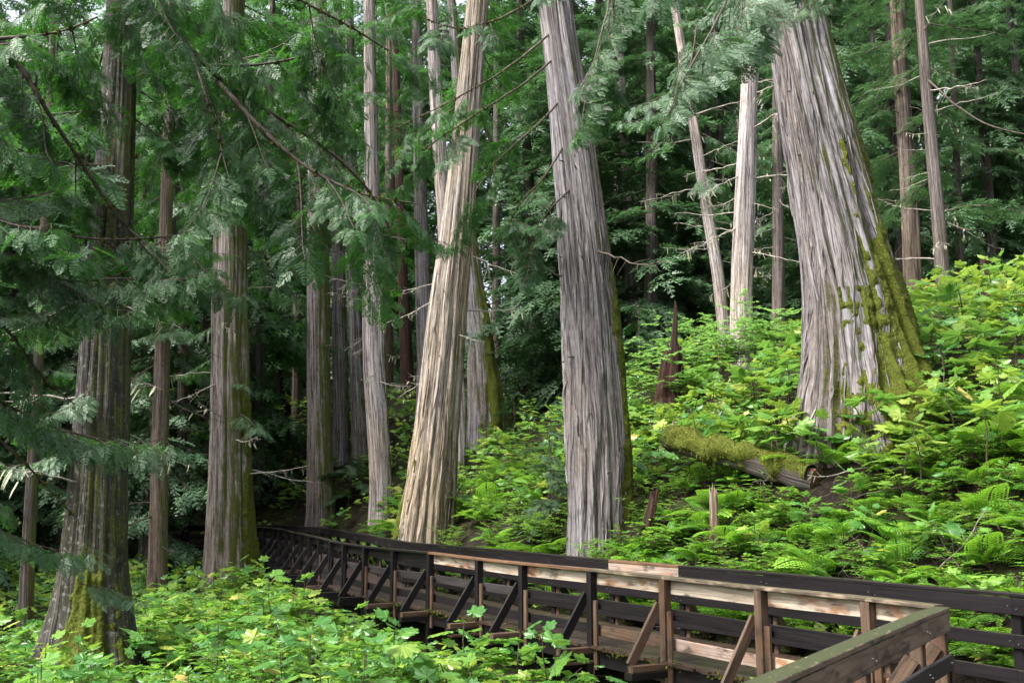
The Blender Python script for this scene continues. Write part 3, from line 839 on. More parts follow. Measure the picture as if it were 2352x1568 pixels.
# crowns of those trees
random.seed(11)
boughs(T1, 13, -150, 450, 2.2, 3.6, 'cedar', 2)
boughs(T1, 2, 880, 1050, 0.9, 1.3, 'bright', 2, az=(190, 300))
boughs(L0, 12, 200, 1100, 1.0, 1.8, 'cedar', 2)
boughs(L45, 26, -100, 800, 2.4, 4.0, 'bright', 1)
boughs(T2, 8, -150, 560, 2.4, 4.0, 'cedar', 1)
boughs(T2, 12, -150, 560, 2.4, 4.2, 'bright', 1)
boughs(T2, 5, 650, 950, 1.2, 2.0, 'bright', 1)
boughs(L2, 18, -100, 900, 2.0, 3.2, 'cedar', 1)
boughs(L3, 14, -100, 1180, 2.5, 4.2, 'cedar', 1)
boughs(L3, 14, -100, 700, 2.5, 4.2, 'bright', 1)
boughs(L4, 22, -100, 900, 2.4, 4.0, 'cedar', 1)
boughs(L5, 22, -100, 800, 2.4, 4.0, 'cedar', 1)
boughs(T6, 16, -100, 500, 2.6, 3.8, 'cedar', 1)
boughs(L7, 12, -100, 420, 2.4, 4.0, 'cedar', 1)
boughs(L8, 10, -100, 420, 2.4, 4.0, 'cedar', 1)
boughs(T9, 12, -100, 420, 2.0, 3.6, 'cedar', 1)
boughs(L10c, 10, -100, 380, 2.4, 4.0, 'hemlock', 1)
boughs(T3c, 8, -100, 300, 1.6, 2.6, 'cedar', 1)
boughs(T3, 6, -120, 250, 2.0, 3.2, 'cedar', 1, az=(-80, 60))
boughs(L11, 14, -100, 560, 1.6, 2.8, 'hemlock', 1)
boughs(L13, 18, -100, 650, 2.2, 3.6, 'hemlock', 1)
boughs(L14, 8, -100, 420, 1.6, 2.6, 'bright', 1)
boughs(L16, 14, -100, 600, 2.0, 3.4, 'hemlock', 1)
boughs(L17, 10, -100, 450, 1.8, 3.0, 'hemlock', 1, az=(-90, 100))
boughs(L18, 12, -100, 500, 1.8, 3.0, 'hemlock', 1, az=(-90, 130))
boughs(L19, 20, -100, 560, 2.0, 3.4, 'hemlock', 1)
for T, n, y0, y1, pale in ((T15, 22, 120, 640, True), (L14, 12, 250, 600, True), (T3, 9, 500, 850, True), (L17, 18, 20, 560, False), (L18, 16, 60, 600, True), (T9, 12, 480, 900, True), (T1, 8, 500, 1200, True), (T2, 10, 600, 1150, True), (L2, 14, 600, 1250, False), (L4, 10, 800, 1150, False), (L3, 14, 700, 1200, False), (T6, 8, 560, 900, False), (L8, 14, 500, 900, False), (L5, 12, 700, 1000, False), (L16, 10, 350, 650, True), (L13, 8, 350, 600, False), (T4, 7, 150, 700, False)):
    deads(T, n, y0, y1, 0.9, 2.6, pale)

# -- the cedar that stands out of frame on the left: its long boughs cross the upper left of the view
def aimed_branch(tree, pix, r0, r1, moss=True, name='branch', twigs=0):
    """a traced limb: (x, y, distance) points, with moss lumps along it."""
    pts = np.array([P(*p) for p in pix]) - np.array(tree.location)
    L = np.concatenate([[0], np.cumsum(np.linalg.norm(np.diff(pts, axis=0), axis=1))])
    n = max(12, int(L[-1] / 0.12))
    t = np.linspace(0, L[-1], n)
    c = np.stack([np.interp(t, L, pts[:, k]) for k in range(3)], -1)
    for _ in range(6):
        c[1:-1] = 0.25 * c[:-2] + 0.5 * c[1:-1] + 0.25 * c[2:]
    c += 0.03 * (np.stack([vnoise(t * 1.7, 0, k, 77) for k in range(3)], -1) - 0.5)
    r = np.linspace(r0, r1, n) * (0.85 + 0.3 * vnoise(t * 5, 1, 0, 5))
    o = obj(name, build_mesh(name, [(*tube(c, r, 8), 0)], [M['twig']], True), tree)
    if moss:
        rg = np.random.default_rng(int(abs(pix[0][0]) + abs(pix[-1][1]) * 3))
        b, tt, w, nn = [], [], [], []
        for k in range(int(L[-1] * 150)):
            q = rg.uniform(0, 1) * (n - 1); i = int(q)
            if vnoise(t[i] * 2.2, 3, 0, 9) < 0.45: continue
            p = c[i] + rg.normal(0, 1, 3) * r[i] * 0.7
            dv = rg.normal(0, 1, 3) + np.array([0, 0, -0.3]); dv /= np.linalg.norm(dv)
            l = rg.uniform(0.015, 0.05)
            b.append(p); tt.append(p + dv * l); w.append(l * 0.4); nn.append(rg.normal(0, 1, 3))
        if b:
            lv = diamonds(np.array(b), np.array(tt), np.array(w), np.array(nn), rg.random(len(b)))
            mo = obj('moss', build_mesh('moss', [(*lv, 0)], [M['moss']]), o)
            mo['kind'] = 'stuff'
    return o, c + np.array(tree.location)

def hang_sprays(tree, c, n, l0, l1, kind='cedar', q0=0.15, q1=1.0, droop=(-0.2, 0.9)):
    for k in range(n):
        q = q0 + (q1 - q0) * (k + random.random()) / n
        i = min(len(c) - 2, int(q * (len(c) - 1)))
        tan = c[i + 1] - c[i]; tan /= np.linalg.norm(tan)
        sd = np.cross(tan, [0, 0, 1]); sd /= np.linalg.norm(sd) + 1e-9
        s = random.choice([-1, 1])
        dv = tan * random.uniform(0.3, 0.9) + sd * s * random.uniform(0.3, 0.9) + np.array([0, 0, -random.uniform(*droop)])
        add_bough(tree, c[i], Vector(dv), random.uniform(l0, l1), kind, 2, random.uniform(-0.5, 0.5))

random.seed(21)
OX, OY = -6.2, 9.0
TO = thing('overhanging_cedar', 'cedar outside the view whose dark mossy boughs cross the upper left corner', 'tree', (OX, OY, gz(OX, OY)))
pts = np.array([[0, 0, -0.4], [0.1, 0, 2], [0.2, 0.1, 6], [0.4, 0.2, 12], [0.5, 0.2, 17]])
part, grid = trunk_parts(pts, np.array([0.55, 0.5, 0.42, 0.32, 0.2]), 60, 0.2, 0.06, 14, 0.0, 0.5, 5, seed=91)
obj('trunk', build_mesh('trunk', [part], [M['bark_dark']], True), TO)
limbs = [
    ([(-330, -420, 9.2), (100, -180, 9.6), (330, 0, 10), (440, 112, 10.3), (505, 190, 10.5), (620, 262, 10.9), (742, 335, 11.3), (850, 430, 11.6), (905, 540, 11.9)], 0.055, 0.012, 10),
    ([(490, 150, 10.4), (560, 155, 10.4), (660, 140, 10.3), (752, 112, 10.2)], 0.022, 0.006, 3),
    ([(505, 190, 10.5), (600, 300, 10.3), (690, 380, 10.2), (800, 440, 10.2), (960, 470, 10.4)], 0.035, 0.006, 5),
    ([(440, 112, 10.3), (470, 220, 10.0), (505, 330, 9.8), (540, 450, 9.7)], 0.016, 0.004, 3),
    ([(-420, 40, 8.8), (-120, 100, 8.8), (60, 88, 8.9), (190, 68, 9.0), (225, 40, 9.0)], 0.03, 0.01, 4),
    ([(-380, -40, 9.0), (0, 80, 9.5), (100, 230, 9.7), (185, 380, 10.0), (320, 560, 10.5), (420, 660, 10.8)], 0.045, 0.008, 6),
    ([(-420, 380, 9.0), (-100, 470, 9.4), (0, 512, 9.6), (180, 545, 9.9), (300, 556, 10.2), (400, 540, 10.5)], 0.035, 0.008, 4),
    ([(-420, 420, 9.2), (-100, 540, 9.6), (30, 600, 9.8), (120, 640, 10.0), (220, 655, 10.2), (330, 610, 10.5)], 0.035, 0.006, 4),
    ([(-420, 640, 9.2), (-60, 670, 9.6), (40, 780, 10.0), (110, 880, 10.3), (170, 930, 10.5)], 0.03, 0.006, 2),
    ([(-420, 860, 9.2), (-60, 960, 9.8), (60, 1060, 10.2), (120, 1120, 10.4), (180, 1200, 10.6)], 0.03, 0.006, 1),
    ([(-420, -520, 8.6), (0, -260, 9.0), (300, -120, 9.4), (600, -40, 9.8), (800, 60, 10.2), (960, 160, 10.6)], 0.045, 0.008, 8),
]
for pix, r0, r1, nsp in limbs:
    o, c = aimed_branch(TO, pix, r0, r1)
    hang_sprays(TO, c, nsp, 0.7, 1.4, 'cedar', 0.2)
# low bright sprays in front of the dark cedar
for (x0, y0, d0, x1, y1, d1, L) in ((-60, 900, 9.8, 190, 1000, 10.6, 1.5), (20, 960, 10.2, 330, 1010, 11.2, 1.7), (-80, 1190, 9.8, 150, 1270, 10.6, 1.3), (180, 1340, 10.8, 290, 1400, 11.0, 0.7), (-60, 560, 9.5, 220, 640, 10.2, 1.6), (-80, 740, 9.5, 160, 720, 10.3, 1.4), (100, 600, 10.4, 300, 590, 11.2, 1.2), (-90, 480, 9.5, 140, 420, 10.3, 1.5)):
    a, b = P(x0, y0, d0), P(x1, y1, d1)
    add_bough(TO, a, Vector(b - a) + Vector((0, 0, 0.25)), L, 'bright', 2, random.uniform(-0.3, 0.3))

# -- boughs of the tall and giant cedars hanging into the top of the view
random.seed(33)
def hang_from(T, items, kind='bright'):
    for (x0, y0, d0, x1, y1, d1, L) in items:
        a, b = P(x0, y0, d0), P(x1, y1, d1)
        add_bough(T['obj'], a, Vector(b - a), L, kind, 2, random.uniform(-0.4, 0.4))
o, c = aimed_branch(T5['obj'], [(1800, -260, 19.6), (1760, -190, 17.6), (1700, -70, 15.6), (1640, 60, 14.2), (1560, 200, 13.2)], 0.05, 0.008, False)
hang_from(T5, ((1770, -170, 17, 1800, 60, 14.5, 2.0), (1740, -130, 16.4, 1750, 110, 14, 2.2), (1700, -70, 15.6, 1690, 140, 14, 2.0), (1680, -40, 15.2, 1640, 130, 13.6, 1.8), (1640, 40, 14.4, 1560, 180, 13.4, 1.8), (1600, 60, 14, 1520, 220, 13.2, 1.5), (1810, -150, 17, 1860, 30, 15, 1.6), (1720, 0, 15.6, 1660, 170, 14.4, 1.6), (1560, 120, 13.6, 1500, 260, 13.2, 1.3)))
hang_from(T5, ((1900, -200, 17.5, 1960, 10, 15.5, 1.8), (1860, -120, 17, 1900, 60, 15.4, 1.3), (1560, -160, 14.5, 1480, 40, 13.4, 1.6), (1880, -80, 16, 1840, 60, 15, 1.2)), 'cedar')
o, c = aimed_branch(T4['obj'], [(1290, -150, 21.2), (1400, -90, 18.8), (1396, 20, 17.2), (1372, 120, 16.3), (1330, 210, 15.8)], 0.04, 0.006, False)
hang_from(T4, ((1400, -30, 18, 1360, 130, 16.6, 1.6), (1385, 90, 16.6, 1300, 190, 16, 1.4), (1350, 170, 16, 1290, 320, 15.6, 1.3), (1370, 130, 16.4, 1400, 300, 15.8, 1.5), (1392, 60, 17, 1450, 190, 16.4, 1.4)), 'cedar')
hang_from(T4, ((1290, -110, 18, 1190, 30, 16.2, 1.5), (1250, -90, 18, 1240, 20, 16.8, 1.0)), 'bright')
# bare crossing boughs left of the tall cedar
for pix in ([(1262, 80, 21.2), (1150, 170, 20.2), (1020, 240, 19.4), (900, 300, 18.8)], [(1268, 140, 21.2), (1180, 210, 20.4), (1080, 270, 19.6), (960, 350, 19)], [(1290, 230, 21.2), (1220, 300, 20.6), (1130, 380, 20), (1090, 440, 19.8)], [(1300, 330, 21.2), (1240, 420, 20.8), (1190, 470, 20.4), (1150, 560, 20)], [(1316, 430, 21.2), (1260, 480, 20.6), (1210, 560, 20.2)], [(1255, -20, 21.2), (1160, 40, 20), (1060, 70, 19), (960, 40, 18.2)]):
    o, c = aimed_branch(T4['obj'], pix, 0.03, 0.007)
    hang_sprays(T4['obj'], c, 3, 0.8, 1.4, 'cedar', 0.45)
o, c = aimed_branch(L18['obj'], [(2128, 180, 30.9), (2190, 240, 30.2), (2270, 290, 29.5), (2360, 310, 29), (2440, 320, 28.6)], 0.045, 0.012, False)
for pix in ([(1100, 590, 28.2), (1160, 620, 27), (1230, 640, 26)],):
    pass

# -- filler forest: whole trees from a few shared crowns
def crown_mesh(name, kind, H, r0, n, seed, mk, low=1.0):
    rg = np.random.default_rng(seed)
    V, Fs, UV, wd = [], [], [], []
    off = 0
    lib = [bough_arrays(3.0, 0, rg, kind, 8, 0.75, False)[0] for _ in range(4)]
    for i in range(n):
        z = low + (H - low) * (i + rg.random()) / n
        l = (r0 * (1 - 0.72 * z / H) + 0.3) * rg.uniform(0.7, 1.2)
        az = rg.uniform(0, 2 * np.pi); el = R(rg.uniform(-28, 8))
        d = np.array([math.sin(az) * math.cos(el), math.cos(az) * math.cos(el), math.sin(el)])
        fr = rot_frame(d, np.array([rg.normal(0, 0.2), rg.normal(0, 0.2), 1.0]))
        lv = lib[rg.integers(4)]
        V.append(np.array([0, 0, z]) + (lv[0] * l / 3.0) @ fr); Fs.append(lv[1] + off); UV.append(np.stack([(lv[2][:, 0] + rg.random() * 0.4) % 1.0, lv[2][:, 1]], -1))
        off += len(lv[0])
        s = np.linspace(0, 1, 4)
        wd.append(tube(np.array([0, 0, z]) + (np.stack([0 * s, l * s, l * (-0.34 * s ** 1.3 + 0.2 * s ** 4)], -1)) @ fr, 0.03 * (1 - 0.8 * s), 3))
    return build_mesh(name, [(np.concatenate(V), np.concatenate(Fs), np.concatenate(UV), 0)] + [(*w, 1) for w in wd], [M[mk], M['twig']])

CROWN = [crown_mesh('crown', 'hemlock', 27, 4.0, 100, 1, 'hemlock'), crown_mesh('crown', 'hemlock', 30, 3.6, 100, 2, 'hemlock', 3.0),
         crown_mesh('crown', 'cedar', 28, 4.2, 105, 3, 'cedar', 2.0), crown_mesh('crown', 'cedar', 25, 3.8, 100, 4, 'cedar_lit', 1.0)]
FTRUNK = []
for k, H in enumerate((27, 30, 28, 25)):
    pts = np.array([[0, 0, -0.8], [0.1, 0, H * 0.3], [0.0, 0.1, H * 0.7], [0, 0, H]])
    part, _ = trunk_parts(pts, np.array([0.34, 0.28, 0.18, 0.03]), 20, 0.6, 0.05, 10, 0, 0.4, 5, seed=200 + k)
    FTRUNK.append(build_mesh('trunk', [part], [M['bark_far']], True))
random.seed(5)
placed = []
FILL = []
def filler(x, y, k, s, label, group):
    z = gz(x, y)
    t = thing('hemlock_tree' if k < 2 else 'cedar_tree', label, 'tree', (x, y, z), group)
    t.rotation_euler = (random.uniform(-.03, .03), random.uniform(-.03, .03), random.uniform(0, 6.28))
    t.scale = (s, s, s)
    obj('trunk', FTRUNK[k], t); obj('crown', CROWN[k], t)
    FILL.append((t, ('far ' if y > 60 else 'shaded ') + ('hemlock' if k < 2 else ('cedar with a lit-toned crown' if k == 3 else 'dark-crowned cedar')), 12 if y < 60 else 16))
    placed.append((x, y))
def try_fill(n, d0, d1, u0, u1, kinds, label, group, gap=2.6, s=(0.85, 1.15)):
    done = 0
    for _ in range(n * 30):
        if done >= n: break
        d = random.uniform(d0, d1); u = random.uniform(u0, u1)
        x, y = (u - 1176) / F * d, d
        if any((x - a) ** 2 + (y - b) ** 2 < gap * gap for a, b in placed): continue
        if abs(float(side(x, y))) < 2.5: continue
        if d < 64 and 640 < u < 1190: continue
        if any(abs(x - t['pts'][0][0]) < 1.2 and abs(y - t['d']) < 2 for t in TREES): continue
        filler(x, y, random.choice(kinds), random.uniform(*s), label, group)
        done += 1
try_fill(10, 38, 48, -250, 640, (3, 3, 2), 'dense cedar in the shady stand left of the half-moss cedar', 'cedars crowding the shady left side')
try_fill(12, 50, 62, -200, 1150, (3, 2, 3), 'cedar deep in the shade beyond the far bend of the boardwalk', 'cedars beyond the far bend of the boardwalk')
try_fill(16, 44, 58, 1150, 2500, (0, 1, 0), 'dark hemlock with layered boughs on the upper slope behind the clear trunks', 'hemlocks on the upper slope')
try_fill(30, 60, 85, -200, 2600, (0, 1, 2, 3), 'far conifer in the gloom at the back of the forest', 'far conifers at the back of the forest', 3.0)
for (x, y, k, sc) in ((-21, 23, 2, 1.1), (-19, 29, 3, 1.0), (-24, 34, 2, 1.0)):  # unseen cedars, added to block sun from the left stand
    filler(x, y, k, sc, 'unseen cedar added beyond the left edge to shade the left stand', 'added shade cedars beyond the left edge')
# what lies beyond is one wooded mass
rg = np.random.default_rng(8)
V, Fs, UV = [], [], []
off = 0
lib = [bough_arrays(3.0, 0, rg, 'hemlock', 5, 1.0, False)[0] for _ in range(3)]
for i in range(2600):
    d = rg.uniform(92, 118); u = rg.uniform(-200, 2550)
    x = (u - 1176) / F * d
    z = gz(x, d) + rg.uniform(0, 1) ** 0.8 * 41
    az = rg.uniform(0, 6.28)
    fr = rot_frame(np.array([math.sin(az), math.cos(az), -0.4]), np.array([0, 0, 1.0]))
    lv = lib[i % 3]
    V.append(np.array([x, d, z]) + lv[0] * 2.2 @ fr); Fs.append(lv[1] + off); UV.append(np.stack([(lv[2][:, 0] + rg.random()) % 1.0, lv[2][:, 1]], -1)); off += len(lv[0])
tag(obj('distant_forest', build_mesh('distant_forest', [(np.concatenate(V), np.concatenate(Fs), np.concatenate(UV), 0)], [M['hemlock']])), 'mass of far evergreens closing off the view behind all the trees', 'forest', kind='stuff')

# ------------------------------------------------------------------ boardwalk
def board_mesh(L, w, h, mat, ch=0.006, _cache={}):
    """beam along local +X from 0 to L, w across (Y), h tall (Z), arrised edges, centred on Y and Z."""
    key = (round(L, 2), w, h, mat)
    if key in _cache: return _cache[key]
    a, b = w / 2, h / 2
    ring = [(-a + ch, -b), (a - ch, -b), (a, -b + ch), (a, b - ch), (a - ch, b), (-a + ch, b), (-a, b - ch), (-a, -b + ch)]
    V = np.array([(x, y, z) for x in (0, L) for y, z in ring])
    Fq = np.array([[i, (i + 1) % 8, 8 + (i + 1) % 8, 8 + i] for i in range(8)])
    cap = np.array([[7, 6, 5, 4, 3, 2, 1, 0], [8, 9, 10, 11, 12, 13, 14, 15]])
    me = build_mesh('board', [(V, Fq[:, ::-1], None, 0), (V * 1, cap[:, ::-1], None, 0)], [M[mat]])
    _cache[key] = me
    return me

def beam(name, parent, p0, p1, w, h, mat, up=(0, 0, 1)):
    p0, p1 = Vector(p0), Vector(p1)
    x = (p1 - p0); L = x.length; x.normalize()
    y = Vector(up).cross(x)
    if y.length < 1e-3: y = Vector((0, 1, 0))
    y.normalize()
    z = x.cross(y)
    m = Matrix.Translation(p0 - (parent.location if parent else Vector((0, 0, 0)))) @ Matrix((x, y, z)).transposed().to_4x4()
    return obj(name, board_mesh(L, w, h, mat), parent, mat=m)

bm = []
ang = np.linspace(0, 2 * np.pi, 8, endpoint=False)
Vb = np.concatenate([np.stack([0.009 * np.cos(ang), 0 * ang, 0.009 * np.sin(ang)], -1), np.stack([0.007 * np.cos(ang), 0 * ang + 0.012, 0.007 * np.sin(ang)], -1)])
BOLT = build_mesh('bolt', [(Vb, np.array([[i, (i + 1) % 8, 8 + (i + 1) % 8, 8 + i] for i in range(8)]), None, 0), (Vb * 1, np.array([[8, 9, 10, 11, 12, 13, 14, 15]]), None, 0)], [M['bolt']])

def railing(name, label, pts, inner, mats, skip_outrigger=False, clear=()):
    """pts: (x, y) post points; inner: unit side (+1 = right of travel) on which the boards are nailed. mats(kind, i) gives the wood."""
    pts = [np.array(p) for p in pts]
    t = thing(name, label, 'railing', (pts[0][0], pts[0][1], CAP - 1.05))
    n = len(pts)
    tan = []
    for i in range(n):
        a, b = pts[max(0, i - 1)], pts[min(n - 1, i + 1)]
        d = b - a; tan.append(d / np.linalg.norm(d))
    jz = [random.uniform(-0.012, 0.012) for _ in range(n)]
    v3 = lambda p, z: Vector((p[0], p[1], z))
    for i, p in enumerate(pts):
        d = tan[i]; nin = np.array([d[1], -d[0]]) * inner
        g = gz(p[0], p[1])
        up = (*d, 0)
        beam('post', t, v3(p, g - 0.3), v3(p, CAP + jz[i] - 0.043), 0.115, 0.115, mats('post', i), up)
        q = p + d * 0.082
        beam('post_cleat', t, v3(q - d * 0.18, CAP - 1.4), v3(q - d * 0.18, CAP - 0.44), 0.085, 0.045, mats('cleat', i), (*nin, 0))
        # outriggers and brace on the outer side
        out = -nin
        e = p + out * 0.58
        k = p + d * 0.082
        beam('brace', t, v3(k + out * 0.03, CAP - 0.36), v3(k + out * 0.52, CAP - 1.10), 0.042, 0.135, mats('brace', i), (*out, 0.6))
        beam('outrigger', t, v3(p - out * 0.3 - d * 0.0, CAP - 1.135), v3(e, CAP - 1.135), 0.115, 0.085, mats('outrigger', i))
        beam('outrigger', t, v3(p - out * 0.3 + d * 0.02, CAP - 1.225), v3(e + out * 0.02 + d * 0.02, CAP - 1.225), 0.16, 0.085, 'wood_dark')
        if i % 2 == 0:
            beam('outrigger', t, v3(p - out * 0.3, CAP - 1.295), v3(e - out * 0.02, CAP - 1.295), 0.15, 0.045, mats('outrigger', i))
    for i in range(n - 1):
        a, b = pts[i], pts[i + 1]
        d = b - a; L = np.linalg.norm(d); d = d / L
        nin = np.array([d[1], -d[0]]) * inner
        za, zb = CAP + jz[i], CAP + jz[i + 1]
        e0, e1 = a + d * 0.0015, b - d * 0.0015
        cap_off = nin * 0.03
        beam('top_rail', t, v3(e0 + cap_off, za - 0.02), v3(e1 + cap_off, zb - 0.02), 0.15, 0.042, mats('cap', i))
        o1 = nin * (0.0575 + 0.022)
        for nm, zc, hh in (('upper_board', -0.135, 0.18), ('middle_board', -0.495, 0.145), ('kick_board', -0.865, 0.15)):
            u = beam(nm, t, v3(e0 + o1, za + zc + random.uniform(-.008, .008)), v3(e1 + o1, zb + zc + random.uniform(-.008, .008)), 0.04, hh, mats(nm, i))
            for s, off in ((0.05, 0.012), (L - 0.05, -0.015)):
                if nm == 'kick_board': continue
                m = Matrix.Translation((s, 0.02 * (-inner), off - 0.01)) @ (Matrix.Identity(4) if inner < 0 else Matrix.Rotation(math.pi, 4, 'Z'))
                obj('bolt', BOLT, u, mat=m)
    return t

random.seed(3)
FT = [-2.38, -1.55, 0.0, 1.77, 3.46, 5.43, 6.95, 8.95, 10.7, 12.3, 13.6]
fpts = [front_pt(t) for t in FT]
def subdivide(pl, sp):
    out = []
    for a, b in zip(pl[:-1], pl[1:]):
        n = max(1, round(np.linalg.norm(b - a) / sp))
        out += [a + (b - a) * k / n for k in range(1, n + 1)]
    return out
fpts += subdivide(FRONT_FAR, 1.75)
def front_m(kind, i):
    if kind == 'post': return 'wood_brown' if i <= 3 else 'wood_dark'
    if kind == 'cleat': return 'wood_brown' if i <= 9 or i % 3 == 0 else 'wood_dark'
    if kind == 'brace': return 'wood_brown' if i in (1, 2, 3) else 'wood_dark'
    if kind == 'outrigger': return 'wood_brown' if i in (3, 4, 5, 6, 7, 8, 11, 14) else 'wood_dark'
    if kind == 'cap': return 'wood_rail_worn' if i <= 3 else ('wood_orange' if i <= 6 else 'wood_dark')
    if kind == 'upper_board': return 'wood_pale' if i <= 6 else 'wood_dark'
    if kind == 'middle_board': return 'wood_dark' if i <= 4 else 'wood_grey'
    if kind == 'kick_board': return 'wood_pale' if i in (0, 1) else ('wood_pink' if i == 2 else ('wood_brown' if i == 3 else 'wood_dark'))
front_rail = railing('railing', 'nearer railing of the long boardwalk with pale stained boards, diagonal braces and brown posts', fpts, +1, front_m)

BW = 1.75
bstart = front_pt(-3.9) + BW * A_NRM
bl = [bstart]
tpos = [-3.9, -2.05, -0.2, 1.65, 3.5, 5.35, 7.2, 9.05, 10.9, 12.4, 13.9]
bpts = [front_pt(t) + BW * A_NRM for t in tpos]
BF = [bpts[-1]]
for i in range(1, len(FRONT_FAR)):
    d0 = FRONT_FAR[i] - FRONT_FAR[i - 1]
    nrm = np.array([d0[1], -d0[0]]) / np.linalg.norm(d0)
    BF.append(FRONT_FAR[i] + BW * nrm)
bpts += subdivide(BF, 1.85)
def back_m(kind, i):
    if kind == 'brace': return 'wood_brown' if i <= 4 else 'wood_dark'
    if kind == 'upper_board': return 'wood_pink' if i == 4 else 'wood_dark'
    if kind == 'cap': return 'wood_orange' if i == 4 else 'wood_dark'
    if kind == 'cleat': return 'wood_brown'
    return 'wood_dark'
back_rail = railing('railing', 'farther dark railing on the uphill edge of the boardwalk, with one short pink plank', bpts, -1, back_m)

c0 = np.array([4.04, 9.72]); nd = np.array([-0.558, -0.830])
npts = [c0 + nd * s for s in (0.0, 0.95, 2.75, 4.55, 6.35, 8.1)]
def near_m(kind, i):
    if kind == 'cap': return 'wood_moss'
    if kind in ('upper_board',): return 'wood_moss'
    if kind in ('middle_board',): return 'wood_grey'
    return 'wood_brown'
near_rail = railing('railing', 'short railing in front with a moss-green top board, meeting the boardwalk at its corner', npts, +1 * -1, near_m)

# deck
deck = thing('boardwalk', None, None, (0, 0, 0))
deck['kind'] = 'structure'
DZ = CAP - 1.07
cl = [front_pt(-3.9) + BW / 2 * A_NRM, front_pt(13.7) + BW / 2 * A_NRM]
for i in range(1, len(FRONT_FAR)):
    d0 = FRONT_FAR[i] - FRONT_FAR[i - 1]
    nrm = np.array([d0[1], -d0[0]]) / np.linalg.norm(d0)
    cl.append(FRONT_FAR[i] + BW / 2 * nrm)
LL = np.concatenate([[0], np.cumsum([np.linalg.norm(b - a) for a, b in zip(cl[:-1], cl[1:])])])
s = 0.0; k = 0
PW = 0.142
random.seed(9)
while s < LL[-1] - 0.2 and k < 300:
    i = np.searchsorted(LL, s, 'right') - 1
    a, b = cl[i], cl[i + 1]
    d = (b - a) / np.linalg.norm(b - a)
    p = a + d * (s - LL[i])
    nrm = np.array([d[1], -d[0]])
    z = DZ - 0.021 + random.uniform(-0.003, 0.003) - (0.004 if i % 2 else 0)
    e = random.uniform(-0.02, 0.02)
    beam('plank', deck, (*(p - nrm * (BW / 2 - 0.0 + 0.06 + e)), z), (*(p + nrm * (BW / 2 + 0.06 - e)), z), PW - 0.008, 0.042, 'wood_deck')
    s += PW; k += 1
for i in range(len(cl) - 1):
    a, b = cl[i], cl[i + 1]
    d = (b - a) / np.linalg.norm(b - a); nrm = np.array([d[1], -d[0]])
    for off in (-0.80, 0.0, 0.80):
        beam('stringer', deck, (*(a + nrm * off + d * 0.02), DZ - 0.165), (*(b + nrm * off - d * 0.02), DZ - 0.165), 0.09, 0.24, 'wood_dark')
# the stretch the viewer stands on, out of frame below
q0 = c0 + np.array([0.830, -0.558]) * 0.95
for k in range(64):
    p = q0 + nd * (0.5 + k * PW)
    z = DZ - 0.03
    w = np.array([0.830, -0.558]) * 0.86
    beam('plank', deck, (*(p - w), z), (*(p + w), z), PW - 0.008, 0.042, 'wood_deck')
# moss tufts growing along the edge of the deck
rg = np.random.default_rng(12)
b, tt, w, nn = [], [], [], []
for k in range(5200):
    u = rg.uniform(0, LL[1]); sd = rg.choice([-1, -1, 1])
    if vnoise(u * 1.8, sd, 0, 31) < 0.52: continue
    d = A_DIR
    p2 = cl[0] + d * u + np.array([d[1], -d[0]]) * sd * (BW / 2 + 0.05 + rg.normal(0, 0.02))
    p = np.array([p2[0], p2[1], DZ - 0.03 + rg.normal(0, 0.03)])
    dv = rg.normal(0, 1, 3) + np.array([-0.6, -0.3, 0.1]); dv /= np.linalg.norm(dv); l = rg.uniform(0.015, 0.045)
    b.append(p); tt.append(p + dv * l); w.append(l * 0.4); nn.append(rg.normal(0, 1, 3))
mo = obj('moss', build_mesh('moss', [(*diamonds(np.array(b), np.array(tt), np.array(w), np.array(nn), rg.random(len(b))), 0)], [M['moss']]), deck)
mo['kind'] = 'stuff'

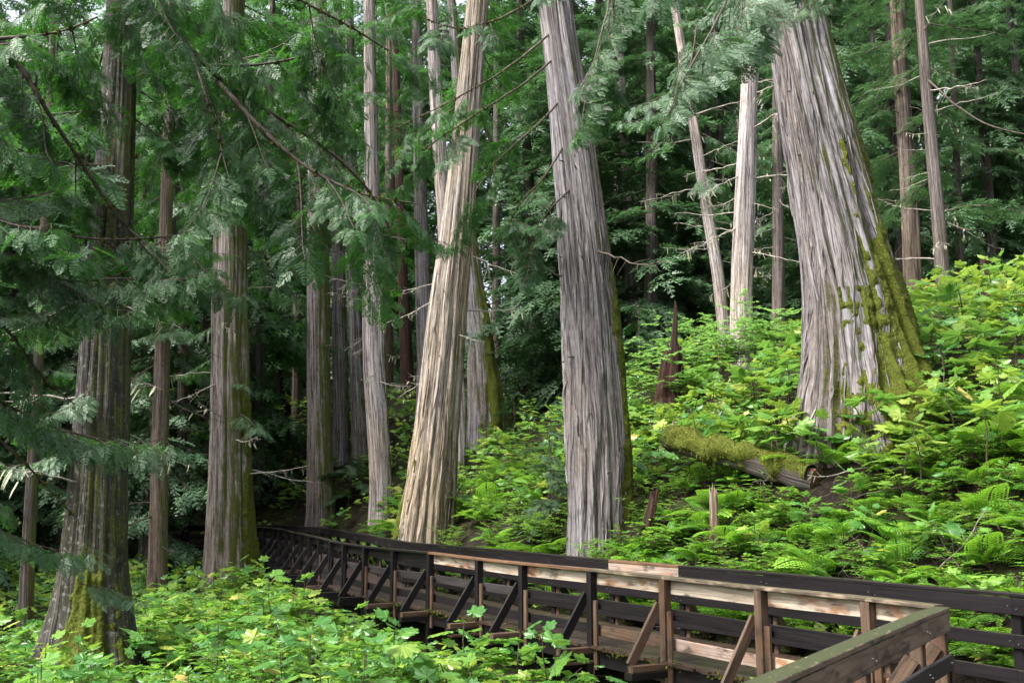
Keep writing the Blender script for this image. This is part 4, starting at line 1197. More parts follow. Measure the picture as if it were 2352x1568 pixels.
# ------------------------------------------------------------------ fallen log, stumps, snags
def frustum_thing(name, label, cat, pix, bark, na=30, step=0.15, seed=0, broken=True, flare=0.2, ridge=0.08, part='wood', jag=5.0):
    d = hit(pix[0][0], pix[0][1], 9, 60)[1]
    pts = np.array([P(x, y, d) for x, y, _, w in pix]); rad = np.array([w / 2 * d / F for x, y, _, w in pix])
    pts = np.vstack([pts[0] - [0, 0, 0.4], pts]); rad = np.concatenate([[rad[0]], rad])
    t = thing(name, label, cat, pts[0])
    (V, Fq, uv, m), g = trunk_parts(pts - pts[0], rad, na, step, ridge, 12, 0, flare, 5, seed, flare_h=0.5)
    V = V.reshape(g['nh'] + 1, na + 1, 3).copy()
    if ridge > 0.12:    # hollowed, splintered sides
        cenl = g['C'][:, None, :]
        rag = vnoise(np.cos(g['a']) * 2.2, np.sin(g['a']) * 2.2, g['t'] * 0.7, seed + 30) * 0.7 + vnoise(np.cos(g['a']) * 6, np.sin(g['a']) * 6, g['t'] * 1.2, seed + 31) * 0.5
        V = cenl + (V - cenl) * (0.45 + rag)[..., None]
        V[..., 0] += 0.10 * (vnoise(g['t'] * 2.0, 3, 0, seed) - 0.5)
    if broken:   # jagged broken top
        top = V[-1]; ax = (pts[-1] - pts[-2]); ax /= np.linalg.norm(ax)
        j = (vnoise(np.cos(g['a'][0]) * 3, np.sin(g['a'][0]) * 3, 0, seed + 4) - 0.35) * rad[-1] * jag
        V[-1] += ax[None] * j[:, None]; V[-2] += ax[None] * j[:, None] * 0.5
    V = V.reshape(-1, 3)
    cen = V[-(na + 1):].mean(0) - (0.3 * (pts[-1] - pts[-2]) / np.linalg.norm(pts[-1] - pts[-2]) * rad[-1] * 2 if broken else 0)
    V2 = np.vstack([V, cen]); uv2 = np.vstack([uv, uv[-1]])
    capf = np.array([[len(V) - na - 1 + i, len(V) - na + i, len(V)] for i in range(na)])
    obj(part, build_mesh(part, [(V2, Fq, uv2, 0), (V2 * 1, capf, uv2, 0)], [M[bark]], True), t)
    return t, g
lg_px = [(1530, 1004, 20.4, 46), (1640, 1040, 19.9, 54), (1760, 1072, 19.3, 52), (1876, 1106, 18.6, 60)]
lg = np.array([P(x, y, d) for x, y, d, w in lg_px])
lr = np.array([w / 2 * d / F for x, y, d, w in lg_px])
log = thing('fallen_log', 'fallen log under thick yellow-green moss with a sawn brown end, left of the giant cedar', 'log', lg[0])
s_ = np.linspace(0, 1, 60)
Lx = np.linspace(0, 1, 4)
C = np.stack([np.interp(s_, Lx, lg[:, k]) for k in range(3)], -1) - lg[0]
rr_ = np.interp(s_, Lx, lr)
V, Fq, uv = tube(C, rr_, 48)
Vm = V.reshape(60, 48, 3); nrm_ = Vm - C[:, None]; nrm_ /= np.linalg.norm(nrm_, axis=2)[:, :, None]
nz_ = vnoise(Vm[..., 0] * 3, Vm[..., 1] * 3, Vm[..., 2] * 3, 61)
obj('wood', build_mesh('wood', [((Vm + nrm_ * (0.14 * (nz_ - 0.5))[..., None]).reshape(-1, 3), Fq, uv * np.array([8, 1]), 0)], [M['bark_dark']], True), log)
# moss quilt on its upper side, thick and ragged with hanging fringes
fine = vnoise(Vm[..., 0] * 14, Vm[..., 1] * 14, Vm[..., 2] * 14, 62)
med = vnoise(Vm[..., 0] * 4, Vm[..., 1] * 4, Vm[..., 2] * 4, 63)
offm = 0.14 * (nz_ - 0.5) + np.clip(nrm_[..., 2] * 0.12 + 0.02 + (med - 0.5) * 0.26, -0.05, 0.12) + 0.06 * (fine - 0.5)
obj('moss', build_mesh('moss', [((Vm + nrm_ * offm[..., None])[:-2].reshape(-1, 3), Fq[: 48 * 57], None, 0)], [M['moss']], True), log)
rg = np.random.default_rng(66)
b, tt, w, nn = [], [], [], []
for k in range(1100):
    i = rg.integers(0, 57); a = rg.integers(0, 48)
    p = Vm[i, a] + nrm_[i, a] * max(0.0, offm[i, a])
    if nrm_[i, a][2] < -0.55 or offm[i, a] < 0: continue
    dv = nrm_[i, a] * 0.5 + rg.normal(0, 0.5, 3) + np.array([0, 0, -0.7 if nrm_[i, a][2] < 0.2 else 0.1]); dv /= np.linalg.norm(dv)
    l = rg.uniform(0.02, 0.07) * (2.2 if nrm_[i, a][2] < 0 else 1)
    b.append(p); tt.append(p + dv * l); w.append(0.012); nn.append(rg.normal(0, 1, 3))
fr_ = obj('moss_fringe', build_mesh('moss_fringe', [(*diamonds(np.array(b), np.array(tt), np.array(w), np.array(nn), rg.random(len(b))), 0)], [M['moss']]), log)
fr_['kind'] = 'stuff'
ring = Vm[-1] + (C[-1] - C[-2]) * 0.02
nv = 48
parts = [ring]
for k, f in enumerate((0.9, 0.6, 0.3)):
    parts.append(C[-1] + (ring - C[-1]) * f + (C[-1] - C[-2]) * (0.05 + 0.02 * (k % 2)))
Vc = np.concatenate(parts + [(C[-1])[None]])
Fc = [[a * nv + i, a * nv + (i + 1) % nv, (a + 1) * nv + (i + 1) % nv, (a + 1) * nv + i] for a in range(3) for i in range(nv)]
Ft = [[3 * nv + i, 3 * nv + (i + 1) % nv, 4 * nv] for i in range(nv)]
obj('cut_end', build_mesh('cut_end', [(Vc, np.array(Fc), None, 0), (Vc * 1, np.array(Ft), None, 0)], [M['wood_cut']], True), log)

snag, _g = frustum_thing('rotten_snag', 'dark red rotten snag with a thin broken spire, right of the tall bare cedar', 'snag', [(1540, 940, 21.5, 70), (1541, 880, 21.5, 60), (1545, 820, 21.5, 46), (1547, 808, 21.5, 42)], 'red_rot', 44, 0.07, 7, flare=0.25, ridge=0.12, jag=2.2)
sd = snag.location[1]
sp_ = np.array([P(1546, 830, sd), P(1549, 770, sd), P(1552, 715, sd), P(1551, 690, sd)]) - np.array(snag.location)
(Vs, Fs_, Us, _m), _g = trunk_parts(sp_, np.array([22, 13, 9, 3]) / 2 * sd / F, 12, 0.08, 0.2, 6, 0, 0, 3, 77)
obj('spire', build_mesh('spire', [(Vs, Fs_, Us, 0)], [M['red_rot']], True), snag)
frustum_thing('broken_stub', 'short pale broken stub standing below the fallen log', 'stump', [(1641, 1260, 16.4, 22), (1641, 1200, 16.4, 20), (1639, 1135, 16.4, 19)], 'pale_rot', 20, 0.1, 8)
frustum_thing('red_snag', 'splintered reddish snag leaning beside the tall bare cedar, below the fallen log', 'snag', [(1482, 1250, 17.0, 24), (1490, 1190, 17.0, 22), (1498, 1135, 17.0, 16)], 'red_rot', 20, 0.1, 9, ridge=0.16)
frustum_thing('wood_shard', 'thin pale-orange wood shard upright at the upper end of the fallen log', 'wood shard', [(1518, 1050, 17.8, 18), (1534, 1005, 17.8, 18), (1546, 970, 17.8, 10)], 'pale_rot', 14, 0.08, 10, ridge=0.2)
frustum_thing('orange_snag', 'small orange-brown broken snag among yellow leaves far up the slope at right', 'snag', [(2266, 700, 25, 22), (2262, 650, 25, 18), (2258, 605, 25, 12)], 'red_rot', 18, 0.1, 11)
frustum_thing('splinter_stump', 'small orange splinter stump at the foot of the dark split cedar', 'stump', [(182, 1545, 15.5, 22), (182, 1500, 15.5, 18), (182, 1465, 15.5, 10)], 'pale_rot', 16, 0.08, 13)
frustum_thing('root_stump', 'dark mossy root stump behind the giant cedar, below the moss-streaked trunk', 'stump', [(2100, 650, 29, 90), (2096, 610, 29, 76), (2094, 580, 29, 60)], 'bark_dark', 24, 0.15, 14, flare=0.5, ridge=0.2)

# ------------------------------------------------------------------ plants
def palmate_leaf(size, petiole, seed, lobes=7, flat=0.12, tooth=0.06):
    """broad maple-like blade with pointed toothed lobes; petiole from the origin along +Y, blade beyond."""
    rg = np.random.default_rng(seed)
    pts = []
    n = 44
    for i in range(n):
        a = -math.pi + 0.32 + (2 * math.pi - 0.64) * i / (n - 1)
        ph = (i / (n - 1)) * lobes
        f = abs((ph % 1.0) - 0.5) * 2           # 1 at the notch, 0 at the tip
        big = 0.72 + 0.28 * math.cos(a * 0.85)
        r = big * (1.0 - 0.34 * f ** 1.5) + rg.normal(0, 0.025) + (tooth if i % 2 else -tooth * 0.6)
        pts.append((math.sin(a) * r, math.cos(a) * r + 0.25, -flat * r * r * (1.2 + 1.6 * vnoise(a * 1.3, seed, 0, 3)) + 0.17 * (0.5 - f)))
    out = np.array(pts) * size
    c = np.array([[0, 0.25 * 0.5 * size, 0.02 * size]])
    V = np.concatenate([out, c]) + np.array([0, petiole, 0])
    Ft = np.array([[i, n, i + 1] for i in range(n - 1)])
    uv = np.stack([np.full(n + 1, rg.random() * 0.6), np.concatenate([np.ones(n), [0]])], -1)
    st = tube(np.array([[0, 0, 0], [0, petiole * 0.5, 0.01], [0, petiole + 0.13 * size, 0.012 * size]]), [0.005, 0.004, 0.003], 3)
    return (V, Ft[:, ::-1], uv), st

def xform(V, m):
    m = np.array(m)
    return V @ m[:3, :3].T + m[:3, 3]

CLUB_LEAF, CLUB_LEAF_Y, LEAFRAW = [], [], []
for k in range(5):
    a, st = palmate_leaf(1.0, 0.9, 400 + k)
    LEAFRAW.append((a, st))
    CLUB_LEAF.append(build_mesh('leaf', [(*a, 0), (*st, 1)], [M['club'], M['stem']], False))
    CLUB_LEAF_Y.append(build_mesh('leaf', [(*a, 0), (*st, 1)], [M['club_yellow'], M['stem']], False))

def club_layout(rg, h, nleaf, size):
    """crooked stem and the frames of its leaves."""
    s = np.linspace(0, 1, 6)
    lean = rg.normal(0, 0.22, 2)
    ax = np.stack([lean[0] * h * s ** 1.4 + 0.03 * np.sin(s * 6), lean[1] * h * s ** 1.4 + 0.03 * np.cos(s * 5), h * s], -1)
    leaves = []
    for i in range(nleaf):
        f = 0.55 + 0.45 * (i + 1) / nleaf if i < nleaf * 0.75 else 1.0
        p = np.array([np.interp(f, s, ax[:, c]) for c in range(3)])
        az = i * 2.4 + rg.normal(0, 0.35)
        el = R(rg.uniform(-8, 28)) if f < 0.99 else R(rg.uniform(5, 50))
        sz = size * rg.uniform(0.6, 1.15) * (0.75 if f > 0.99 else 1)
        dv = rnd_dir(az, el)
        upv = Vector((rg.normal(0, 0.38), rg.normal(0, 0.38) - 0.12, 1.0))
        leaves.append(frame_mat(p, dv, 0, sz, upv))
    return ax, leaves

CLUB = []
for k in range(8):
    rg = np.random.default_rng(500 + k)
    h = rg.uniform(0.75, 1.35)
    ax, lv = club_layout(rg, h, int(rg.integers(8, 14)), 0.25)
    stem = build_mesh('stem', [(*tube(ax, np.linspace(0.014, 0.008, 6), 5), 0)], [M['stem']], True)
    joined = {}
    for yk, mk in (('g', 'club'), ('y', 'club_yellow')):
        parts = []
        for i, m in enumerate(lv):
            a, st = LEAFRAW[i % 5]
            uv = a[2].copy(); uv[:, 0] = (uv[:, 0] + rg.random()) % 1.0
            parts.append((xform(a[0], m), a[1], uv, 0)); parts.append((xform(st[0], m), st[1], st[2], 1))
        joined[yk] = build_mesh('foliage', parts, [M[mk], M['stem']])
    CLUB.append((stem, lv, joined, h, ax))

REG = []
def add_club(x, y, k, s, yellow, separate, label, group):
    t = thing('devils_club', label, 'plant', (x, y, gz(x, y) - 0.03), group)
    t.rotation_euler = (random.uniform(-.1, .1), random.uniform(-.1, .1), random.uniform(0, 6.28))
    t.scale = (s, s, s)
    REG.append((t, ('tall ' if s > 1.05 else 'low ') + ('yellow-green' if yellow else 'green') + ' broad-leaved plant', 0.9))
    stem, lv, joined, h, ax = CLUB[k]
    obj('stem', stem, t)
    if separate:
        lib = CLUB_LEAF_Y if yellow else CLUB_LEAF
        for i, m in enumerate(lv):
            obj('leaf', lib[i % 5], t, mat=m)
    else:
        obj('foliage', joined['y' if yellow else 'g'], t)
    return t

LOG = np.array([lg[0][:2], lg[-1][:2]])
def free(x, y, r=0.7):
    s = float(side(x, y))
    if abs(s) < 1.35: return False
    if (x - 0) ** 2 + y ** 2 < 16: return False
    ab = LOG[1] - LOG[0]; q = np.clip((np.array([x, y]) - LOG[0]) @ ab / (ab @ ab), 0, 1); w = np.array([x, y]) - LOG[0] - q * ab
    if abs(w[0]) < 0.3 and -0.3 < w[1] < 0.15: return False
    if (x - LOG[1][0] - 0.1) ** 2 + (y - LOG[1][1] + 0.6) ** 2 < 0.75 ** 2: return False
    # keep clear of the near railing
    v = np.array([x, y]) - c0
    al = v @ nd; pe = abs(v[0] * nd[1] - v[1] * nd[0])
    if -0.5 < al < 9 and pe < 0.7: return False
    for T in TREES[:6]:
        if (x - T['pts'][0][0]) ** 2 + (y - T['d']) ** 2 < (T['rad'][0] + 0.35) ** 2: return False
    return True

def in_frame(x, y, z, pad=80):
    sp, cp = math.sin(PITCH), math.cos(PITCH)
    dep = y * cp + z * sp
    if dep < 1: return False
    px = 1176 + F * x / dep; py = 784 - F * (z * cp - y * sp) / dep
    return -pad < px < 2352 + pad and -pad < py < 1568 + pad + 60, px, py

def region(n, box, test, minsep, seed):
    """world-space scatter: box (x0,x1,y0,y1), test(px,py,side) on where it would show."""
    rg = random.Random(seed); out = []
    for _ in range(n * 60):
        if len(out) >= n: break
        x = rg.uniform(box[0], box[1]); y = rg.uniform(box[2], box[3])
        z = gz(x, y)
        f = in_frame(x, y, z + 0.7)
        if not f or not f[0]: continue
        s = float(side(x, y))
        if not test(f[1], f[2], s): continue
        if not free(x, y): continue
        if any((x - a) ** 2 + (y - b) ** 2 < minsep ** 2 for a, b in out): continue
        out.append((x, y))
    return out

random.seed(77)
# left foreground, below the boardwalk
left = region(125, (-11, 4, 8.5, 20), lambda px, py, s: s < -1.6, 0.5, 1)
for x, y in left:
    add_club(x, y, random.randrange(8), random.uniform(0.65, 1.05), random.random() < 0.16, True,
             'broad-leaved thorny plant with bright green leaves in the bed below the boardwalk', 'broad-leaved plants below the boardwalk')
# slope right: yellow-green thicket round the giant cedar
def r_test(px, py, s): return s > 2.2 and px > 1400
slope = region(220, (2, 15, 14, 26), lambda px, py, s: s > 4.4 and px > 1440, 0.55, 2)
for x, y in slope:
    add_club(x, y, random.randrange(8), random.uniform(0.8, 1.25), random.random() < 0.65, y < 22,
             'yellow-green broad-leaved plant on the slope around the giant cedar', 'broad-leaved plants on the slope around the giant cedar')
mid = region(45, (-6, 3.5, 20, 40), lambda px, py, s: s > 2.4 and 850 < px < 1440, 0.8, 3)
for x, y in mid:
    add_club(x, y, random.randrange(8), random.uniform(0.7, 1.0), random.random() < 0.35, False,
             'green broad-leaved plant on the bank between the tan cedar and the tall bare cedar', 'broad-leaved plants on the middle bank')
low = region(34, (2, 12, 9, 18), lambda px, py, s: 1.4 < s < 4.4 and px > 1400, 0.9, 4)
for x, y in low:
    add_club(x, y, random.randrange(8), random.uniform(0.55, 0.8), random.random() < 0.3, True,
             'broad-leaved plant low on the bank just above the uphill railing', 'broad-leaved plants above the uphill railing')
# the rest of the thicket up the hill, too many to count
far = region(420, (-30, 24, 24, 60), lambda px, py, s: (s > 3 or (s < -2 and y > 19)), 0.7, 5)
far += region(170, (-26, -4, 22, 46), lambda px, py, s: s < -1.7, 0.6, 51) + region(150, (-24, -3, 30, 58), lambda px, py, s: 1.5 < s < 14, 0.6, 52)
parts = []
rg = np.random.default_rng(14)
for x, y in far:
    k = int(rg.integers(8))
    m = Matrix.Translation((x, y, gz(x, y) - 0.05)) @ Matrix.Rotation(rg.uniform(0, 6.28), 4, 'Z') @ Matrix.Scale(rg.uniform(0.7, 1.1), 4)
    for i, lm in enumerate(CLUB[k][1]):
        a, st = LEAFRAW[i % 5]
        uv = a[2].copy(); uv[:, 0] = rg.random()
        parts.append((xform(a[0], np.array(m @ lm)), a[1], uv, 0 if rg.random() < 0.5 else 1))
    parts.append((xform(CLUB[k][0] and tube(CLUB[k][4], np.linspace(0.014, 0.008, 6), 4)[0], np.array(m)), tube(CLUB[k][4], np.linspace(0.014, 0.008, 6), 4)[1], None, 2))
tag(obj('undergrowth', build_mesh('undergrowth', parts, [M['club'], M['club_yellow'], M['stem']])), 'thicket of broad-leaved plants covering the upper slope between the trunks', 'undergrowth', kind='stuff')

# ferns
def frond_arrays(L, seed, npin=15):
    rg = np.random.default_rng(seed)
    s = np.linspace(0, 1, 9)
    ax = np.stack([0.03 * L * np.sin(s * 3), L * (s * 0.92), L * (0.52 * s - 0.62 * s ** 2.2)], -1)
    B, T, W, N = [], [], [], []
    for i in range(npin):
        f = 0.16 + 0.82 * i / (npin - 1)
        p = np.array([np.interp(f, s, ax[:, c]) for c in range(3)])
        tn = np.array([np.interp(min(1, f + 0.05), s, ax[:, c]) for c in range(3)]) - np.array([np.interp(f - 0.05, s, ax[:, c]) for c in range(3)])
        tn /= np.linalg.norm(tn)
        l = L * 0.30 * math.sin(math.pi * min(1, 0.18 + 0.82 * f) ** 0.9) ** 0.8 + 0.012
        for sg in (-1, 1):
            d = np.array([sg * 0.92, 0, -0.10]) + tn * 0.42
            d /= np.linalg.norm(d)
            nn = np.cross(d, tn) * sg; nn /= np.linalg.norm(nn) + 1e-9
            nk = max(2, int(l / (0.055 * L)))
            for k in range(nk):
                q = (k + 0.3) / nk
                bb = p + d * l * q + np.array([0, 0, -0.10 * l * q * q])
                for sg2 in (-1, 1):
                    d2 = d * 0.7 + sg2 * tn * 0.75
                    B.append(bb); T.append(bb + d2 * (0.075 * L * (1 - 0.6 * q))); W.append(0.017 * L); N.append(nn + rg.normal(0, 0.15, 3))
            B.append(p); T.append(p + d * l); W.append(0.012 * L); N.append(nn)
    lv = diamonds(np.array(B), np.array(T), np.array(W), np.array(N), np.full(len(B), rg.random() * 0.5) + rg.uniform(0, 0.2, len(B)))
    return lv, tube(ax, np.linspace(0.005, 0.0015, 9), 3)
FROND = []
for k in range(4):
    lv, st = frond_arrays(0.75, 600 + k)
    FROND.append(build_mesh('frond', [(*lv, 0), (*st, 1)], [M['fern'], M['stem']]))
def add_fern(x, y, s, label, group):
    t = thing('fern', label, 'fern', (x, y, gz(x, y) - 0.02), group)
    t.rotation_euler = (0, 0, random.uniform(0, 6.28)); t.scale = (s, s, s)
    n = random.randint(6, 9)
    REG.append((t, ('full ' if n > 7 else 'sparse ') + 'feathery fern', 0.3))
    for i in range(n):
        az = 6.28 * i / n + random.uniform(-.3, .3)
        obj('frond', random.choice(FROND), t, mat=frame_mat((0, 0, 0.03), rnd_dir(az, R(random.uniform(12, 48))), random.uniform(-.4, .4), random.uniform(0.7, 1.15)))
random.seed(88)
for x, y in region(72, (0.5, 14, 7.5, 20), lambda px, py, s: 1.4 < s < 7 and px > 1250, 0.5, 6):
    add_fern(x, y, random.uniform(0.75, 1.2), 'light green feathery fern on the dark bank above the uphill railing', 'ferns above the uphill railing')
for x, y in region(40, (-9, 1, 20, 38), lambda px, py, s: 1.4 < s < 5.5, 0.7, 7):
    add_fern(x, y, random.uniform(0.9, 1.5), 'feathery fern at the foot of the bank along the far stretch of boardwalk', 'ferns along the far stretch of boardwalk')
for x, y in region(45, (-13, 2, 13, 33), lambda px, py, s: s < -1.5, 0.8, 8):
    add_fern(x, y, random.uniform(0.8, 1.2), 'feathery fern in the green bed below the boardwalk', 'ferns below the boardwalk')

# small-leaved shrubs
def shrub_mesh(seed, h, nst, leaf, mk, lobed=False):
    rg = np.random.default_rng(seed)
    B, T, W, N, wd = [], [], [], [], []
    for i in range(nst):
        az = rg.uniform(0, 6.28); sp = rg.uniform(0.2, 0.75)
        s = np.linspace(0, 1, 6); l = h * rg.uniform(0.6, 1.1)
        ax = np.stack([math.sin(az) * sp * l * s ** 1.3, math.cos(az) * sp * l * s ** 1.3, l * (s - 0.25 * s ** 2)], -1)
        wd.append((*tube(ax, np.linspace(0.006, 0.002, 6), 3), 1))
        for j in range(9):
            f = rg.uniform(0.3, 1); p = np.array([np.interp(f, s, ax[:, c]) for c in range(3)])
            a2 = rg.uniform(0, 6.28); tl = rg.uniform(0.12, 0.34) * h
            dv = np.array([math.sin(a2), math.cos(a2), rg.uniform(-0.15, 0.35)])
            wd.append((*tube(np.array([p, p + dv * tl * 0.5, p + dv * tl + [0, 0, -0.05 * tl]]), [0.003, 0.002, 0.001], 3), 1))
            nl = max(3, int(tl / (leaf * 0.55)))
            for k in range(nl):
                for sg in (-1, 1):
                    q = (k + 0.6) / nl
                    pp = p + dv * tl * q
                    a3 = a2 + sg * R(rg.uniform(35, 75))
                    d3 = np.array([math.sin(a3), math.cos(a3), rg.uniform(-0.35, 0.15)])
                    B.append(pp); T.append(pp + d3 * leaf * rg.uniform(0.7, 1.2)); W.append(leaf * (0.42 if lobed else 0.27)); N.append(np.array([rg.normal(0, 0.3), rg.normal(0, 0.3), 1.0]))
    lv = diamonds(np.array(B), np.array(T), np.array(W), np.array(N), rg.random(len(B)))
    return build_mesh('stem', [w[:3] + (0,) for w in wd], [M['stem']]), build_mesh('foliage', [(*lv, 0)], [M[mk]])
SHRUB = [shrub_mesh(700 + k, 0.75, 7, 0.055, 'shrub') for k in range(3)]
LEAFY = [shrub_mesh(720 + k, 0.8, 4, 0.11, 'shrub') for k in range(3)]
MAPLE = [shrub_mesh(710 + k, 2.0, 6, 0.095, 'maple', True) for k in range(2)]
def add_shrub(lib, name, x, y, s, label, cat, group):
    t = thing(name, label, cat, (x, y, gz(x, y) - 0.03), group)
    t.rotation_euler = (0, 0, random.uniform(0, 6.28)); t.scale = (s, s, s)
    a, b = random.choice(lib)
    REG.append((t, {'maple_shrub': 'airy pale-green shrub', 'leafy_plant': 'small-leaved leafy plant', 'huckleberry_shrub': 'fine twiggy shrub'}[name], 0.6))
    obj('stem', a, t); obj('foliage', b, t)
random.seed(99)
for x, y in region(95, (2, 14, 9, 21), lambda px, py, s: 1.4 < s < 8 and px > 1420, 0.5, 9):
    add_shrub(SHRUB, 'huckleberry_shrub', x, y, random.uniform(0.7, 1.15), 'fine small-leaved shrub on the dark bank around the foot of the giant cedar', 'shrub', 'small-leaved shrubs round the giant cedar')
for x, y in region(70, (1, 13, 9, 18), lambda px, py, s: 1.4 < s < 6 and px > 1380, 0.7, 10):
    add_shrub(LEAFY, 'leafy_plant', x, y, random.uniform(0.7, 1.2), 'leafy plant with paired pointed leaves between the fallen log and the railing', 'plant', 'leafy plants between log and railing')
for x, y in region(110, (-10, 3, 11, 34), lambda px, py, s: s < -1.4, 0.55, 11):
    add_shrub(LEAFY + SHRUB, 'leafy_plant', x, y, random.uniform(1.1, 2.0), 'leafy small-leaved plant in the bed between the left cedars and the boardwalk', 'plant', 'leafy plants below the boardwalk')
for x, y in region(60, (-4, 3, 18, 32), lambda px, py, s: 1.4 < s < 7 and 880 < px < 1420, 0.6, 12):
    add_shrub(SHRUB, 'huckleberry_shrub', x, y, random.uniform(0.9, 1.5), 'fine small-leaved shrub on the bank left of the tall bare cedar', 'shrub', 'small-leaved shrubs on the middle bank')
for px, d, sc in ((1440, 29, 1.3), (1500, 30, 1.5), (1560, 28, 1.35), (1610, 31, 1.5), (1660, 29, 1.3), (1700, 29.2, 1.25), (1745, 30, 1.5), (1790, 29, 1.3), (1840, 28, 1.0), (2060, 27, 1.0), (2230, 28, 0.8), (1475, 26, 1.0), (1640, 33, 1.6)):
    x = (px - 1176) / F * d
    add_shrub(MAPLE, 'maple_shrub', x, d, sc * 0.9, 'x', 'shrub', 'airy shrubs at the foot of the twiggy cedars')
for x, y in region(34, (1.5, 8, 13, 20), lambda px, py, s: 1.4 < s < 4.6 and 1400 < px < 1900, 0.38, 41):
    if random.random() < 0.5: add_fern(x, y, random.uniform(0.6, 1.0), 'x', 'ferns under the fallen log')
    else: add_shrub(LEAFY, 'leafy_plant', x, y, random.uniform(0.6, 1.0), 'x', 'plant', 'leafy plants under the fallen log')
for x, y in region(46, (1.5, 8, 14, 34), lambda px, py, s: s > 1.4 and 1395 < px < 1720 and 800 < py < 1230, 0.4, 43):
    if random.random() < 0.4: add_fern(x, y, random.uniform(0.7, 1.1), 'x', 'ferns between tall cedar and log')
    else: add_shrub(LEAFY + SHRUB, 'leafy_plant', x, y, random.uniform(0.8, 1.3), 'x', 'plant', 'leafy plants between tall cedar and log')
for px, py, sc in ((590, 1420, 1.6), (640, 1440, 1.9), (690, 1470, 2.0), (560, 1450, 1.6), (720, 1520, 1.8), (640, 1520, 1.7), (600, 1380, 1.4), (540, 1400, 1.3)):
    p = hit(px, py + 30, 9, 40)
    add_shrub(LEAFY, 'leafy_plant', p[0], p[1], sc, 'x', 'plant', 'tall leafy plants beside the boardwalk')
# young hemlocks with drooping fine boughs
def sapling(px, py, h, n, label, kind='hemlock', L=1.1):
    p = hit(px, py, 8, 60)
    t = thing('hemlock_sapling', label, 'sapling', (p[0], p[1], gz(p[0], p[1])))
    ax = np.array([[0, 0, -0.2], [0.03, 0, h * 0.4], [0.0, 0.04, h * 0.8], [0.05, 0.02, h]])
    obj('trunk', build_mesh('trunk', [(*tube(ax, [0.035, 0.028, 0.015, 0.005], 6), 0)], [M['twig']], True), t)
    for i in range(n):
        z = h * (0.15 + 0.8 * (i + random.random()) / n)
        dv = rnd_dir(random.uniform(0, 6.28), R(random.uniform(-20, 15)))
        add_bough(t, Vector(p[:2].tolist() + [gz(p[0], p[1]) + z]), dv, L * random.uniform(0.6, 1.2) * (1.15 - 0.7 * z / h), kind, 2, random.uniform(-.3, .3))
random.seed(44)
sapling(1262, 1200, 2.4, 12, 'young hemlock with drooping fine boughs directly left of the tall bare cedar', L=1.3)
sapling(1180, 1010, 2.2, 9, 'small hemlock on the bank right of the tan cedar', L=1.2)
sapling(1470, 880, 3.5, 12, 'young cedar with drooping sprays beside the red-brown snag', 'cedar', 1.7)
sapling(800, 1160, 2.2, 9, 'young hemlock between the half-moss cedar and the pale bowed cedar', L=2.0)
sapling(1410, 640, 5.0, 16, 'bushy young cedar close behind the right edge of the tall bare cedar', 'bright', 2.2)

# ground cover: small three-part fern leaves and seedlings over the forest floor
rg = np.random.default_rng(21)
B, T, W, N, tint = [], [], [], [], []
cnt = 0
for _ in range(60000):
    if cnt > 9500: break
    y = 8 + 40 * rg.random() ** 1.5; u = rg.uniform(-60, 2420)
    x = (u - 1176) / F * y
    s = float(side(x, y))
    if -1.0 < s < 1.0: continue
    dens = vnoise(x * 0.5, y * 0.5, 0, 44)
    lim = 0.35 if s < 0 else (0.70 if s < 4 else 0.47)
    if dens < lim: continue
    if x * x + y * y < 20: continue
    z = gz(x, y); cnt += 1
    h = rg.uniform(0.05, 0.32); az = rg.uniform(0, 6.28); sz = rg.uniform(0.09, 0.2)
    c = np.array([x, y, z + h]); tv = rg.random()
    for k in range(3):
        a = az + (k - 1) * 1.15
        d = np.array([math.sin(a), math.cos(a), -0.15])
        e = c + d * sz
        for q in (0.25, 0.5, 0.75):
            for sg in (-1, 1):
                a2 = a + sg * 1.0
                d2 = np.array([math.sin(a2), math.cos(a2), -0.15])
                pp = c + d * sz * q
                B.append(pp); T.append(pp + d2 * sz * 0.5 * (1.1 - q)); W.append(sz * 0.07); N.append((rg.normal(0, .25), rg.normal(0, .25), 1)); tint.append(tv)
        B.append(c); T.append(e); W.append(sz * 0.07); N.append((rg.normal(0, .25), rg.normal(0, .25), 1)); tint.append(tv)
lv = diamonds(np.array(B), np.array(T), np.array(W), np.array(N), np.array(tint))
tag(obj('ground_cover', build_mesh('ground_cover', [(*lv, 0)], [M['fern']])), 'low carpet of small ferns and seedlings over the forest floor', 'ground cover', kind='stuff')
# litter: twigs and brown scraps
b, tt, w, nn = [], [], [], []
for _ in range(9000):
    y = 8 + 26 * rg.random() ** 1.4; x = (rg.uniform(-40, 2400) - 1176) / F * y
    s = float(side(x, y))
    if abs(s) < 1.0: continue
    p = np.array([x, y, gz(x, y) + rg.uniform(0, 0.05)]); a = rg.uniform(0, 6.28); l = rg.uniform(0.05, 0.4)
    b.append(p); tt.append(p + np.array([math.sin(a), math.cos(a), rg.normal(0, 0.25)]) * l); w.append(rg.uniform(0.004, 0.02)); nn.append((rg.normal(0, .4), rg.normal(0, .4), 1))
tag(obj('forest_litter', build_mesh('forest_litter', [(*diamonds(np.array(b), np.array(tt), np.array(w), np.array(nn), rg.random(len(b))), 0)], [M['stem']])), 'fallen twigs and brown scraps lying on the dark forest floor', 'litter', kind='stuff')

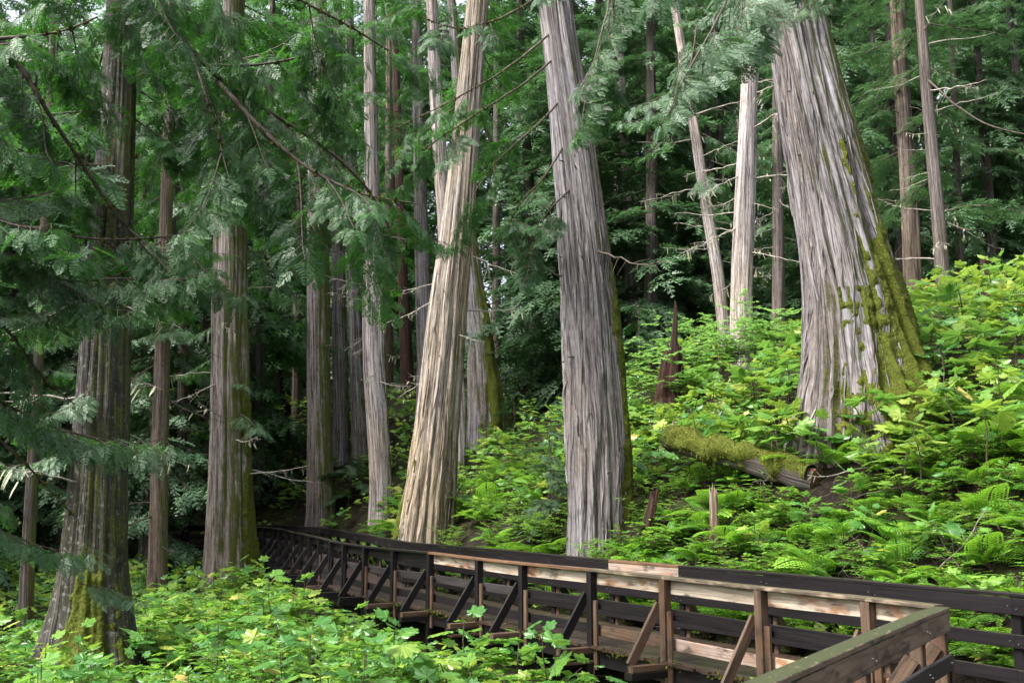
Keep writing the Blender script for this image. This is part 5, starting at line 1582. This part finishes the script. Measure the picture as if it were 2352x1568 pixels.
random.seed(123)
k = 0
for x, y in region(60, (0.5, 13, 9, 20), lambda px, py, s: 1.3 < s < 6 and px > 1250, 0.45, 31):
    me = (DEAD if k % 4 == 0 else DEAD_DARK)[k % 5]; k += 1
    z = gz(x, y)
    o = obj('fallen_branch', me, None, mat=frame_mat((x, y, z + 0.06), rnd_dir(random.uniform(0, 6.28), R(random.uniform(-15, 45))), random.uniform(0, 6), random.uniform(0.4, 1.0)))
    tag(o, 'x', 'branch', 'fallen branches on the bank')
    REG.append((o, 'pale fallen branch' if k % 4 == 1 else 'dark fallen branch', 0.1))

# ------------------------------------------------------------------ labels that single out each plant and tree
MARKS = [('giant leaning cedar', 1990, 960), ('fallen log', 1710, 1060), ('tall bare cedar', 1372, 1150), ('tan cedar', 985, 1150), ('red rotten snag', 1545, 860),
         ('pale broken stub', 1641, 1220), ('mossy railing corner', 2180, 1400), ('dark split cedar', 205, 1480), ('fluted mossy cedar', 532, 1290),
         ('pale bowed cedar', 874, 1080), ('half-moss cedar', 737, 1150), ('smooth brown hemlock', 2165, 640), ('twiggy pale cedar', 1702, 700), ('slender brown cedar', 361, 1370), ('first pale boardwalk brace', 1720, 1450), ('second pale boardwalk brace', 1500, 1400)]
TMARKS = [('giant leaning cedar', 1900), ('tall bare cedar', 1330), ('tan cedar', 1060), ('dark split cedar', 255), ('fluted mossy cedar', 530), ('half-moss cedar', 731), ('smooth brown hemlock', 2145), ('twiggy pale cedar', 1716), ('pale bowed cedar', 856)]
ORD = ['nearest to', 'second from', 'third from', 'fourth from', 'fifth from', 'sixth from', 'seventh from', 'eighth from', 'ninth from', 'tenth from', 'eleventh from', 'twelfth from']
def ordinal(i):
    return ORD[i] if i < len(ORD) else str(i + 1) + ('st' if (i + 1) % 10 == 1 and i != 10 else 'nd' if (i + 1) % 10 == 2 and i != 11 else 'rd' if (i + 1) % 10 == 3 and i != 12 else 'th') + ' from'
def single_out(reg, flat):
    buckets = {}
    for t, phrase, dz in reg:
        x, y, z = t.location
        f = in_frame(x, y, z + dz, 4000)
        px, py = f[1], f[2]
        if flat:
            nm, mx = min(TMARKS, key=lambda m: abs(m[1] - px)); dx, dy = px - mx, 0
        else:
            nm, mx, my = min(MARKS, key=lambda m: (m[1] - px) ** 2 + 2 * (m[2] - py) ** 2); dx, dy = px - mx, py - my
        rel = ('on its left' if dx < 0 else 'on its right') if abs(dx) >= abs(dy) else ('above it' if dy < 0 else 'below it')
        buckets.setdefault((phrase, nm, rel), []).append((math.hypot(dx, dy), t))
    for (phrase, nm, rel), L in buckets.items():
        L.sort(key=lambda q: q[0])
        for i, (_, t) in enumerate(L):
            t['label'] = f'{phrase}, {ordinal(i)} the {nm} {rel}'
single_out(REG, False)
single_out(FILL, True)
